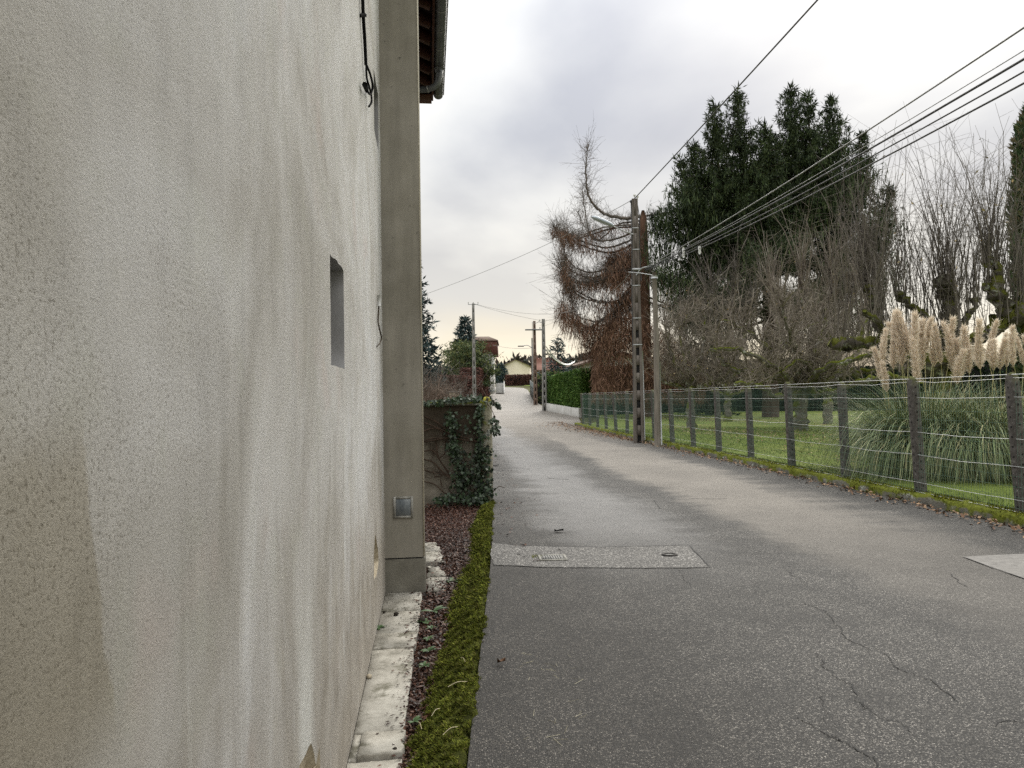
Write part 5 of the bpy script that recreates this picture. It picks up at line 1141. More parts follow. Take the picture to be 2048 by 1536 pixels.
# ------------------------------------------------------------------ old fruit trees and pollards
def fruit_tree(label, base, limbs, n_sprout, mat_tw, d, up=1.0, sl=(.7, 2.2), knobs=(), trunk_r=.3, name='fruit_tree', spread=.35, moss_mat=None, leaves=0, side=2, trunk_path=None, group=None, thick=1.0):
    t = thing(name, label, 'tree', base, 0, group)
    rel = lambda px, py, dd=0: W(px, py, d + dd) - base
    mm = moss_mat or M_OLD
    tp = trunk_path or [(0, 0, -.1), limbs[0][0]]
    lm = MB(); PT, TT = [], []
    tr = MB(); tpts = np.array([np.array(p) if len(p) == 3 else rel(*p) for p in tp]); q = smooth_path(tpts, 6)
    q[1:-1] += rng.normal(size=q[1:-1].shape) * .03; tr.tube(q, np.linspace(trunk_r, trunk_r * .72, len(q)) * (1 + .12 * rng.normal(size=len(q))), 10); tr.build('trunk', mm, t, True)
    for L in limbs:
        pts, r0, r1, w = L[0], L[1] * 1.25, L[2] * 1.3, L[3]
        P = smooth_path([rel(*p) for p in L[4]], 7); P[1:] += rng.normal(size=P[1:].shape) * r0 * .35
        rad = np.linspace(r0, r1, len(P)) * (1 + .22 * rng.normal(size=len(P)).clip(-1, 1.5))
        lb = MB(); lb.tube(P, rad, 8); lb.build('limb', mm, t, True)
        for j in range(1, len(P)):
            for k in range(max(1, int(w))): PT.append(P[j] + rng.normal(size=3) * r0 * .5); TT.append(P[j] - P[j - 1])
    for k in knobs:                                  # pollard heads
        (px, py, dd), r, n = k; c = rel(px, py, dd); kb = MB()
        G = np.array([[c + r * (1 + .25 * math.sin(4 * a + 3 * b_)) * np.array([math.sin(b_) * math.cos(a), math.sin(b_) * math.sin(a), .8 * math.cos(b_)]) for a in np.arange(9) * 2 * math.pi / 9] for b_ in np.linspace(.02, 3.12, 7)])
        kb.grid(G, 0, True); kb.build('knuckle', mm, t, True)
        for _ in range(n): PT.append(c + rng.normal(size=3) * r * .8); TT.append(np.array([0, 0, 1.]))
    PT = np.array(PT); n = len(PT); idx = rng.integers(0, n, n_sprout) if n_sprout > n else rng.permutation(n)[:n_sprout]
    S = PT[idx]; ns = len(S)
    D = rng.normal(size=(ns, 3)) * spread + np.array([0, 0, up]); D[:, 2] = np.abs(D[:, 2]) + .12; D /= np.linalg.norm(D, axis=1)[:, None]
    Ln = rng.uniform(*sl, ns); tw = MB()
    prev = S; cur = D.copy(); r = .016 * (Ln / 2.0) ** .5 * thick; nodes = []
    for k in range(5):                               # gently crooked shoots
        nxt = prev + cur * (Ln / 5)[:, None]; tw.sticks(prev, nxt, r * (1 - k * .17), r * (1 - (k + 1) * .17) + .0012)
        nodes.append((prev + nxt) / 2); prev = nxt; cur = cur + rng.normal(size=cur.shape) * .13 + np.array([0, 0, .05]); cur /= np.linalg.norm(cur, axis=1)[:, None]
    for lev in range(side):
        for nd in nodes[lev % 2:]:
            e = rng.normal(size=nd.shape) * .32 * (Ln / 2)[:, None] + np.array([0, 0, .12]); tw.sticks(nd, nd + e, .0055 * thick, .0022); 
            if lev == 0 and side > 1: m2 = nd + e * .6; tw.sticks(m2, m2 + rng.normal(size=nd.shape) * .18, .004 * thick, .0018)
    tw.build('twigs', mat_tw, t)['kind'] = 'stuff'
    if leaves:
        fo = MB(); q = nodes[-1][rng.integers(0, ns, leaves)] + rng.normal(size=(leaves, 3)) * .12; fo.blades(q, rng.normal(size=q.shape), rng.uniform(.06, .12, leaves), rng.uniform(.03, .06, leaves)); fo.build('last_leaves', leafy('last_leaves', [(.30, .22, .09), (.42, .34, .18), (.2, .13, .05)], .7, .2), t)
    return t
def lim(r0, r1, w, *pts): return (None, r0, r1, w, list(pts))
def build_fruit_trees():
    dA = 30.; A = W(1600, 865, dA); A[2] = zp(dA) + .05
    fruit_tree('gnarled mossy fruit tree with the thick near trunk mid lawn', A, [
        lim(.17, .05, 5, (1605, 785), (1640, 765), (1690, 750), (1740, 742), (1790, 738, -1), (1830, 730, -1)), lim(.16, .04, 6, (1605, 780), (1625, 730), (1640, 680), (1650, 620)), lim(.15, .035, 6, (1600, 785), (1565, 760), (1500, 745), (1450, 730), (1425, 690)),
        lim(.12, .03, 6, (1590, 775), (1560, 730), (1530, 690), (1490, 660), (1450, 640)), lim(.12, .03, 6, (1610, 775), (1670, 720), (1720, 670), (1740, 610, 1)), lim(.09, .02, 6, (1600, 770), (1590, 700, -1), (1570, 640, -2), (1560, 600, -2)), lim(.07, .02, 5, (1560, 760), (1540, 720, 1), (1600, 660, 1.5), (1660, 640, 2)), lim(.06, .02, 5, (1640, 765), (1600, 720, -1.5), (1540, 760, -2), (1480, 780, -2)), lim(.14, .07, 2, (1610, 790), (1660, 782, -1), (1720, 765, -2), (1790, 755, -3), (1840, 765, -4)), lim(.12, .05, 2, (1600, 788), (1560, 792, -1.5), (1520, 770, -2.5), (1470, 768, -3)), lim(.10, .05, 3, (1610, 780), (1650, 735, -2), (1720, 715, -3), (1780, 690, -4)), lim(.09, .04, 3, (1595, 780), (1550, 735, -2), (1480, 700, -3), (1420, 700, -3))],
        620, M_TWIG, dA, .62, (.6, 2.4), thick=1.5, trunk_r=.33, spread=.5, leaves=60, trunk_path=[(0, 0, -.1), (1601, 830), (1603, 782)], group='old fruit trees on the lawn')
    dB = 34.; B = W(1382, 850, dB); B[2] = zp(dB) + .05
    fruit_tree('slender mossy fruit tree at left of the lawn behind the wooden pole', B, [
        lim(.12, .03, 6, (1384, 778), (1360, 750), (1340, 700), (1330, 650)), lim(.12, .03, 6, (1384, 778), (1430, 765), (1460, 745), (1480, 700)), lim(.10, .03, 6, (1384, 776), (1400, 720), (1410, 670), (1400, 610)), lim(.09, .03, 5, (1384, 780), (1350, 770), (1325, 760), (1318, 720)), lim(.07, .02, 5, (1384, 776), (1370, 720, 1.5), (1360, 670, 2), (1380, 620, 2)), lim(.08, .02, 5, (1400, 770), (1450, 790, -1), (1490, 780, -1), (1510, 760, -1))],
        400, M_TWIG, dB, .5, (.5, 2.0), thick=1.5, trunk_r=.22, spread=.55, leaves=160, trunk_path=[(0, 0, -.1), (1382, 815), (1384, 776)], group='old fruit trees on the lawn')
    dC = 42.; Cb = W(1455, 846, dC); Cb[2] = zp(dC) + .05
    fruit_tree('further fruit tree with dark trunk between two fence posts', Cb, [
        lim(.14, .03, 6, (1453, 780), (1430, 720), (1420, 640), (1425, 560)), lim(.14, .03, 6, (1453, 780), (1480, 700), (1500, 640), (1520, 570)), lim(.11, .03, 6, (1453, 770), (1455, 690), (1465, 620), (1470, 540)), lim(.1, .03, 5, (1453, 775), (1400, 740), (1370, 690), (1360, 640)), lim(.1, .03, 5, (1453, 775), (1520, 740), (1570, 690), (1590, 620))],
        520, M_TWIG_D, dC, .8, (1.0, 3.4), thick=1.5, side=1, trunk_r=.26, spread=.35, trunk_path=[(0, 0, -.1), (1456, 815), (1453, 775)], group='old fruit trees on the lawn')
    dG = 36.; Gb = W(1655, 848, dG); Gb[2] = zp(dG) + .05
    fruit_tree('tall dense thicket of upright shoots on the tree before the spruce', Gb, [
        lim(.14, .05, 7, (1655, 770), (1630, 690), (1610, 620), (1600, 560)), lim(.14, .05, 7, (1655, 770), (1680, 690), (1700, 620), (1715, 580)), lim(.12, .05, 7, (1655, 760), (1655, 680), (1665, 610), (1670, 560)), lim(.1, .04, 6, (1655, 760), (1720, 700), (1750, 640), (1760, 590)), lim(.1, .04, 6, (1655, 760), (1580, 700), (1550, 640), (1545, 580))],
        460, leafy('reddish_shoots', [(.15, .12, .10), (.20, .165, .14), (.17, .15, .125), (.25, .22, .19)], .85, .15), dG, 1.25, (1.4, 4.2), thick=1.5, trunk_r=.25, spread=.17, side=1, trunk_path=[(0, 0, -.1), (1655, 810), (1655, 762)], group='old fruit trees on the lawn')
    dD = 19.; Db = W(1880, 905, dD); Db[2] = .1
    mo2 = mossy('heavy_moss_bark', (.055, .048, .04), (.12, .105, .09), (.085, .09, .014), amount=.56, scale=5)
    fruit_tree('mossy pollarded tree with tall upright shoots behind the pampas grass', Db, [
        lim(.20, .12, 3, (1885, 760), (1895, 700), (1905, 650), (1898, 590), (1890, 560)), lim(.16, .10, 3, (1885, 740), (1840, 720), (1800, 700), (1765, 680)), lim(.13, .11, 2, (1780, 690), (1735, 684), (1700, 687), (1662, 688)), lim(.10, .06, 3, (1790, 700), (1760, 640), (1745, 600), (1738, 575)), lim(.10, .06, 3, (1890, 690), (1860, 650), (1830, 620), (1800, 590)), lim(.09, .05, 3, (1895, 680), (1930, 640), (1950, 600)), lim(.08, .04, 3, (1765, 682), (1760, 650, -.6), (1730, 620, -.8))],
        330, M_TWIG_D, dD, 1.5, (1.4, 4.4), knobs=[((1893, 565, 0), .17, 60), ((1905, 640, 0), .16, 20), ((1738, 575, 0), .13, 45), ((1800, 590, 0), .12, 26), ((1950, 600, 0), .10, 16)], trunk_r=.26, spread=.17, moss_mat=mo2, leaves=26, side=1, trunk_path=[(0, 0, -.1), (1884, 830), (1885, 750)], group='pollarded trees', thick=.7)
    dE = 17.; Eb = W(2075, 925, dE); Eb[2] = .1
    fruit_tree('mossy pollard at right edge with forked limbs and bare shoots', Eb, [
        lim(.20, .11, 3, (2075, 700), (2050, 620), (2020, 640), (1990, 655)), lim(.13, .09, 3, (2040, 625), (2010, 610), (1995, 560), (1978, 520)), lim(.11, .08, 3, (2015, 630), (1990, 590), (1975, 570)), lim(.12, .07, 2, (2000, 650), (1960, 672), (1925, 690), (1900, 715)), lim(.16, .1, 2, (2075, 690), (2070, 620), (2050, 592))],
        150, M_TWIG_D, dE, 1.5, (1.2, 3.6), knobs=[((1978, 518, 0), .11, 40), ((1972, 570, 0), .08, 18), ((2050, 590, 0), .12, 16)], trunk_r=.27, spread=.16, moss_mat=mo2, leaves=26, side=1, trunk_path=[(0, 0, -.1), (2078, 820), (2075, 690)], group='pollarded trees', thick=.7)
build_fruit_trees()

# ------------------------------------------------------------------ columnar cypress at the right edge, hedges, left side planting
def column_tree(label, base, H, R, mat, n):
    t = thing('cypress', label, 'tree', base); mb = MB(); mb.tube([(0, 0, 0), (0, 0, H * .9)], [.16, .03], 7); mb.build('trunk', M_BARK, t, True)
    mb = MB(); h = rng.random(n); a = rng.random(n) * 6.283; r = R * np.interp(h, [0, .12, .5, .85, 1], [.5, .9, 1, .7, .05]) * (rng.random(n) ** .35) * (1 + .10 * np.sin(9 * h + 3 * a) + .06 * np.sin(31 * h + 5 * a))
    P = np.stack([r * np.cos(a), r * np.sin(a), h * H], 1); D = np.stack([np.cos(a) * .35, np.sin(a) * .35, np.ones(n)], 1) + rng.normal(size=(n, 3)) * .3; l = rng.uniform(.12, .32, n)
    mb.blades(P, D, l, l * .32); mb.build('crown', mat, t)
cb = gnd(2085, 872, .1); cb = W(2096, 840, 24.); cb[2] = .1
column_tree('tall narrow dark cypress cut off by the right edge', cb, float(W(2060, 165, 24.)[2]) - .1, .93, leafy('cypress_needles', [(0.0286, 0.052, 0.0234), (0.0455, 0.0754, 0.0312), (0.065, 0.0975, 0.039), (0.0975, 0.1105, 0.0455), (0.13, 0.104, 0.0585)], .7, .15), 26000)

def hedge(label, pts, width, h_fn, mat, n, leaf=.12, core=M_DARK, name='hedge', z_off=0.0, ragged=.05, body=True):
    """clipped hedge along a ground polyline"""
    P = np.array(pts, float); seg = np.linalg.norm(np.diff(P, axis=0), axis=1); cum = np.concatenate([[0], np.cumsum(seg)]); L = cum[-1]
    at = lambda s: np.stack([np.interp(s, cum, P[:, 0]), np.interp(s, cum, P[:, 1])], -1)
    nrm = lambda s: (lambda a, b: np.stack([(b - a)[..., 1], -(b - a)[..., 0]], -1) / (np.linalg.norm(b - a, axis=-1)[..., None] + 1e-9))(at(np.clip(s - .05, 0, L)), at(np.clip(s + .05, 0, L)))
    base = (P[0][0], P[0][1], zp(P[0][1])); o = thing(name, label, 'hedge', base)
    B = np.array(base); mb = MB()
    ss = np.linspace(.12, L - .12, max(6, int(L / .8))); rows = []
    for s in ss:
        c = at(s); q = nrm(s); z0 = zp(c[1]) + z_off; h = h_fn(s / L); w = width / 2 - .07
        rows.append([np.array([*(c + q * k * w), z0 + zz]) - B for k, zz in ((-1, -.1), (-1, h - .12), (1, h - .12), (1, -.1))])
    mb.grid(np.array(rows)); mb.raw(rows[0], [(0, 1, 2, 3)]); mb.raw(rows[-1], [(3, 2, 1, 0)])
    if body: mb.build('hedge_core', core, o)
    mb = MB(); area = rng.random(n); s = rng.random(n) * L; hh = np.array([h_fn(a / L) for a in s]); which = rng.random(n); q = nrm(s); c = at(s)
    w = width / 2; u = rng.random(n); off = np.where(which < .38, -w, np.where(which < .76, w, (u * 2 - 1) * w)); z = np.where(which < .76, u * hh, hh)
    endcap = rng.random(n) < min(.25, width / L); s2 = np.where(rng.random(n) < .5, 0., L); 
    c = np.where(endcap[:, None], at(s2), c); q = np.where(endcap[:, None], nrm(s2), q); off = np.where(endcap, (rng.random(n) * 2 - 1) * w, off); z = np.where(endcap, rng.random(n) * hh, z)
    bumpy = 1 + ragged * (np.sin(s * 2.3 + z * 3) + np.sin(s * 5.1 - z * 2.2))
    X = np.concatenate([c + q * (off * bumpy)[:, None], (z + np.array([zp(y) for y in c[:, 1]]) + z_off)[:, None]], 1) + rng.normal(size=(n, 3)) * ragged * .8
    nn = np.concatenate([q * np.sign(off)[:, None] * .6, np.full((n, 1), .35)], 1); l = leaf * rng.uniform(.6, 1.4, n)
    mb.blades(X - B, nn + rng.normal(size=(n, 3)) * .6, l, l * .5); mb.build('hedge_leaves', mat, o)['kind'] = 'stuff'
    return o
def build_hedges():
    # right: clipped green hedge on a low pale wall beyond the fence
    a, b = W(1097, 820, 62.5)[:2], W(1160, 834, 55)[:2]
    a = np.array([3.75, 63.0]); b = np.array([5.9, 54.3])
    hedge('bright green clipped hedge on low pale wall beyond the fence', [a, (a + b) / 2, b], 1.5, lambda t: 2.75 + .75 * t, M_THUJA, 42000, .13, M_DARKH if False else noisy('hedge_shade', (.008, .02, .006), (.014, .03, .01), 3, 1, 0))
    lw = MB(); P = [np.array([2.85, 62.5]), np.array([4.0, 57.6]), np.array([5.0, 53.6])]; rows = []
    for p in smooth_path([(*q, 0) for q in P], 8): z = zp(p[1]); rows.append([(p[0] - .1, p[1], z - .1), (p[0] - .1, p[1], z + .62), (p[0] + .15, p[1], z + .62), (p[0] + .15, p[1], z - .1)])
    lw.grid(np.array(rows)); lw.raw(rows[-1], [(0, 1, 2, 3)]); lw.raw(rows[0], [(3, 2, 1, 0)]); tag(lw.build('low_wall', noisy('whitewashed_wall', (.34, .33, .30), (.48, .47, .44), 2, .9, .4, 20, .02)), 'low whitewashed wall under the clipped green hedge', 'wall')
    hedge('dark side hedge standing behind the brown dead conifer', [(6.1, 54.0), (9.5, 55.4), (13, 56.5)], 1.2, lambda t: 3.6, M_DARKH, 14000, .14)
    hedge('dark tall conifer hedge closing the back of the lawn', [(12, 57.5), (20, 56.5), (30, 55.5), (44, 53), (62, 50)], 1.6, lambda t: 3.4 + .25 * math.sin(t * 19), M_DARKH, 60000, .2)
    hedge('green hedge behind the reddish pole up the street', [(3.3, 74), (3.6, 90), (4.2, 104)], 1.6, lambda t: 2.6, M_PINE, 9000, .2)
    # small green fence between the poles
    f = thing('board_fence', 'short grey green metal fence between the poles up the street', 'fence', (2.35, 76, zp(76)))
    mf = noisy('grey_green_metal', (.10, .15, .15), (.15, .20, .20), 2, .6, 0)
    for i in range(9):
        y = i * 2.4; mb = MB(); mb.box((0.01 * i, y, zp(76 + y) - zp(76) + 1.15), (.02, 1.15, .75)); mb.build('panel', mf, f)
        mb = MB(); mb.box((0.01 * i, y + 1.2, zp(77.2 + y) - zp(76) + .9), (.05, .045, 1.1)); mb.build('post', M_POLE_L, f)
    mb = MB(); mb.box((0, 9.6, .55), (.12, 11, .5), R=None); 
    # left: copper beech hedges
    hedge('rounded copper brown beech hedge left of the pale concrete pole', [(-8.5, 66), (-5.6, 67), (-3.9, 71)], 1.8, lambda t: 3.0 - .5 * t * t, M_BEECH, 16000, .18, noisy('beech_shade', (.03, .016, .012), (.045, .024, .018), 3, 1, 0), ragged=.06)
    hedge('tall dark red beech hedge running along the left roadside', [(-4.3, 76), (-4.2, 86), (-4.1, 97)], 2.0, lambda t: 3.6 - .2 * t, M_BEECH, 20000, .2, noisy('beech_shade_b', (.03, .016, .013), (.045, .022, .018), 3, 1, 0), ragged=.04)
    hedge('low brown hedge before the cream house at the street end', [(-1, 165), (5, 168), (12, 168)], 2, lambda t: 2.2, M_BEECH, 6000, .35)
    # conifers and shrubs on the left and far
    def at(px, d): p = W(px, 800, d); return (p[0], p[1], zp(d))
    hgt = lambda px, py, d: float(W(px, py, d)[2]) - zp(d)
    conifer('dark blue green fir rising behind the fin wall', at(826, 42), hgt(826, 505, 42), 2.35, M_BLUE, 190, 34, .45, .42, group='conifers')
    conifer('dark pointed conifer behind the pale concrete pole', at(932, 92), hgt(932, 634, 92), 3.4, M_BLUE, 110, 24, .3, .8, group='conifers')
    conifer('bluish far conifer at the bend of the street', at(1003, 190), hgt(1003, 728, 190), 3.2, M_BLUE, 70, 16, .3, 1.0, group='conifers')
    conifer('open branched dark conifer behind the clipped green hedge', at(1117, 78), hgt(1117, 676, 78), 2.6, M_BLUE, 62, 16, .05, .55, group='conifers', shape=.7)
    conifer('low spruce growing beneath the dead brown conifer', at(1415, 52), hgt(1415, 618, 52), 2.4, M_SPRUCE, 90, 20, .4, .5, group='conifers')
    # broad pine with layered, yellow tipped pads
    d = 80.; b = np.array(at(935, d)); t = thing('pine_tree', 'broad green pine with yellowish pads of foliage on the left', 'tree', b)
    mb = MB(); mb.tube([(0, 0, 0), (.1, 0, 3), (0, 0, 6)], [.3, .22, .12], 7); mb.build('trunk', M_BARK, t, True)
    mb = MB()
    for i in range(90):
        px, py = rng.uniform(893, 985), rng.uniform(686, 772)
        if (px - 935) ** 2 / 50 ** 2 + (py - 735) ** 2 / 52 ** 2 > 1: continue
        c = W(px, py, d + rng.normal() * 1.4) - b; n = 130; r = rng.uniform(.6, 1.2); q = rng.normal(size=(n, 3)) * np.array([r * .55, r * .55, r * .2]) + c; q[:, 2] = np.maximum(q[:, 2], .3)
        mb.blades(q, rng.normal(size=(n, 3)) + np.array([0, 0, .5]), rng.uniform(.25, .5, n), .09)
    mb.build('crown', M_PINE, t)
    # bare shrubs behind the garden wall
    def shrub(label, px, d, n, L, sp, mat, dens=3):
        b = np.array(at(px, d)); t = thing('bare_shrub', label, 'shrub', b, 0, 'bare shrubs on the left'); mb = MB()
        S = rng.normal(size=(n, 3)) * np.array([sp, sp, 0]); D = rng.normal(size=(n, 3)).clip(-1.6, 1.6) * .32 + np.array([0, 0, 1]); D /= np.linalg.norm(D, axis=1)[:, None]; ln = L * rng.uniform(.4, 1.0, n); p = S.clip(-1.7 * sp, 1.7 * sp); nd = []
        for k in range(4):
            q = p + D * (ln / 4)[:, None]; mb.sticks(p, q, .014 * (1 - k * .2), .014 * (.8 - k * .2)); nd.append(q); p = q; D = D + rng.normal(size=D.shape).clip(-1.5, 1.5) * .2; D /= np.linalg.norm(D, axis=1)[:, None]
        for q in nd * dens: mb.sticks(q, q + rng.normal(size=q.shape).clip(-1.6, 1.6) * .2 * L / 2 + np.array([0, 0, .08]), .006, .003)
        mb.build('twigs', mat, t)['kind'] = 'stuff'
    m_sh = leafy('shrub_twigs', [(.12, .085, .065), (.17, .125, .095), (.10, .065, .05), (.20, .165, .13)], .85, .15)
    shrub('tangled bare brown shrub behind the garden wall nearest the fin wall', 848, 24, 220, 2.5, .5, m_sh); shrub('tangled bare grey shrub behind the garden wall near the gatepost', 876, 28, 220, 2.2, .5, m_sh); shrub('taller bare shrub against the dark blue green fir', 866, 34, 220, 3.4, .7, M_TWIG_D); shrub('reddish bare shrub beneath the broad pine', 902, 50, 200, 1.6, 1.0, m_sh)
    for px, d, h, c1, c2, lab in ((908, 40, 1.25, (.42, .36, .24), (.52, .46, .32), 'cream gatepost block showing above the ivy grown wall'), (921, 44, 1.1, (.2, .2, .19), (.3, .3, .28), 'thin grey gatepost right of the cream block')):
        b = np.array(at(px, d)); g = thing('gatepost', lab, 'gatepost', b); w = .24 if d == 40 else .05
        zt = hgt(px, 785 if d == 40 else 780, d)
        mb = MB(); mb.bevel_box((0, 0, zt / 2), (w, w, zt / 2), .02); sh = mb.build('pier', noisy('gatepost_stone', c1, c2, 3, .9, .3), g); mb = MB(); mb.bevel_box((0, 0, zt + .03), (w + .04, w + .04, .04), .02); mb.build('cap', M_CONC, g)
        if d == 40: mb = MB(); mb.box((.1, -w - .02, zt * .78), (.1, .02, .16)); mb.build('letter_box', noisy('letter_box_metal', (.5, .47, .38), (.58, .55, .46), 3, .5, 0), g)
    lw = MB(); rows = []
    for p in smooth_path([(-5.2, 47, 0), (-4.1, 56, 0), (-3.2, 66, 0)], 6): z = zp(p[1]); rows.append([(p[0] - .12, p[1], z - .1), (p[0] - .12, p[1], z + .7), (p[0] + .12, p[1], z + .7), (p[0] + .12, p[1], z - .1)])
    lw.grid(np.array(rows)); lw.raw(rows[0], [(0, 1, 2, 3)]); tag(lw.build('low_wall', M_CONC), 'low concrete wall below the copper beech hedge on the left', 'wall')
    mb = MB(); mb.tube([(0, 0, 0), (0, 0, .9), (0, 0, .95)], [.09, .09, .03], 8); tag(mb.build('bollard', M_POLE_L, None, True, loc=(-2.75, 60, zp(60))), 'small pale bollard at the left roadside by the pole', 'bollard')
build_hedges()

# ------------------------------------------------------------------ pampas grass
def build_pampas():
    m_leaf = leafy('pampas_leaves', [(.085, .125, .05), (.13, .18, .07), (.19, .245, .10), (.29, .32, .16), (.10, .13, .055), (.32, .30, .15)], .55, .3)
    m_pl = leafy('pampas_plume', [(.76, .66, .53), (.84, .75, .62), (.88, .80, .69), (.68, .57, .44)], .9, .1, .5, mott=.1); m_st = noisy('pampas_stem', (.32, .30, .14), (.45, .42, .24), 4, .7, 0)
    plume_meshes = []
    for v in range(5):                          # feathery heads
        mb = MB(); n = 1000; h = rng.random(n); H = .62 + .07 * v; r = .066 * np.interp(h, [0, .12, .4, .75, 1], [.3, .9, 1, .5, .03]) * rng.random(n) ** .5
        a = rng.random(n) * 6.283; lean = .10 * (v - 2) * h ** 2; P = np.stack([r * np.cos(a) * .5 + lean, r * np.sin(a) * .5, h * H * .92], 1)
        D = np.stack([np.cos(a) * .33, np.sin(a) * .33, np.full(n, .95)], 1) + rng.normal(size=(n, 3)) * .14; l = rng.uniform(.07, .15, n); mb.blades(P, D, l, .012)
        P2 = P + D / np.linalg.norm(D, axis=1)[:, None] * (l * .6)[:, None]; mb.blades(P2, D + np.array([.12, 0, -.25]) + rng.normal(size=(n, 3)) * .25, l * .7, .009)
        o = mb.build('plume', m_pl); plume_meshes.append(o.data); bpy.data.objects.remove(o)
    def clump(label, c, n_leaf, plumes, rad, Lr):
        t = thing('pampas_grass', label, 'grass clump', c, 0, 'pampas grass clumps'); mb = MB(); n = n_leaf
        a = rng.random(n) * 6.283; r0 = rad * .45 * rng.random(n) ** .5; out = rng.uniform(.1, 1.7, n); L = rng.uniform(*Lr, n)
        base = np.stack([r0 * np.cos(a) * 1.5, r0 * np.sin(a), np.zeros(n)], 1); dv = np.stack([np.cos(a + rng.normal(size=n) * .5), np.sin(a + rng.normal(size=n) * .5), np.zeros(n)], 1)
        K = 8; G = np.zeros((n, K, 3)); pos = base.copy(); el = np.pi / 2 - .15 - out * .35; w = rng.uniform(.003, .0065, n)
        for k in range(K):
            G[:, k] = pos; pos = pos + (dv * np.cos(el)[:, None] + np.array([0, 0, 1]) * np.sin(el)[:, None]) * (L / (K - 1))[:, None]; el = np.maximum(el - (.10 + .62 * out * (k / K) * 1.35), -1.15)
        G[:, :, 2] = np.maximum(G[:, :, 2], .03); sd = np.stack([-dv[:, 1], dv[:, 0], np.zeros(n)], 1)
        for k in range(K - 1):
            w0, w1 = w * (1 - (k / K) ** 2), w * (1 - ((k + 1) / K) ** 2) * (0.3 if k == K - 2 else 1)
            mb.quads(np.stack([G[:, k] - sd * w0[:, None], G[:, k] + sd * w0[:, None], G[:, k + 1] + sd * w1[:, None], G[:, k + 1] - sd * w1[:, None]], 1))
        # weld-free strips: colour stays the same along a leaf by island; keep as one mass
        mb.build('leaf_fountain', m_leaf, t)['kind'] = 'stuff'
        for i, (px, py, sc, dd) in enumerate(plumes):
            top = W(px, py, c[1] + dd) - np.array(c); H = .88 * sc; foot = np.array([top[0] * .72 + rng.normal() * .12, top[1] * .6, 0.2]); head = top - np.array([0, 0, H])
            p = link_mesh('plume', plume_meshes[i % 5], t, head, (rng.normal() * .05, rng.normal() * .06 + (.10 if px < 1800 else 0) * -1, rng.random() * 6.28), (sc * rng.uniform(.8, 1.15), sc * rng.uniform(.8, 1.15), sc * 1.15))
            mb = MB(); Q = smooth_path([foot, foot + (head - foot) * .5 + np.array([rng.normal() * .04, 0, 0]), head + (top - head) * .08], 4); mb.tube(Q, np.linspace(.012, .006, len(Q)), 5)
            s = mb.build('stem', m_st, t)
    c1 = W(1850, 940, 13.4); c1[2] = .1
    pl = [(1765, 645, .85, -.2), (1760, 690, .75, 0), (1772, 725, .62, -.3), (1785, 655, .9, .1), (1802, 640, 1.0, 0), (1800, 632, 1.0, .3), (1815, 612, 1.05, 0), (1825, 628, 1.0, -.2), (1838, 650, 1.0, .2), (1830, 690, .85, -.4), (1848, 625, .9, .4), (1866, 660, .8, .3), (1880, 648, .85, -.1), (1897, 645, .85, 0), (1904, 660, .9, -.2), (1868, 632, .7, .6)]
    clump('large pampas grass clump with many creamy plumes behind the fence', tuple(c1), 8000, pl, 1.0, (.8, 2.45))
    c2 = W(1975, 945, 13.0); c2[2] = .1
    pl2 = [(1912, 690, .8, -.2), (1920, 672, .9, .2), (1936, 655, .95, 0), (1958, 650, .9, -.2), (1975, 655, .75, .4), (1985, 668, .75, 0), (1998, 672, .7, .2), (2012, 668, .7, .3), (2025, 660, .75, -.2), (2046, 665, .7, .3), (2060, 660, .8, 0), (2078, 668, .8, .2)]
    clump('right hand pampas grass clump with sparser pinkish plumes by the edge', tuple(c2), 6200, pl2, .9, (.8, 2.3))
build_pampas()

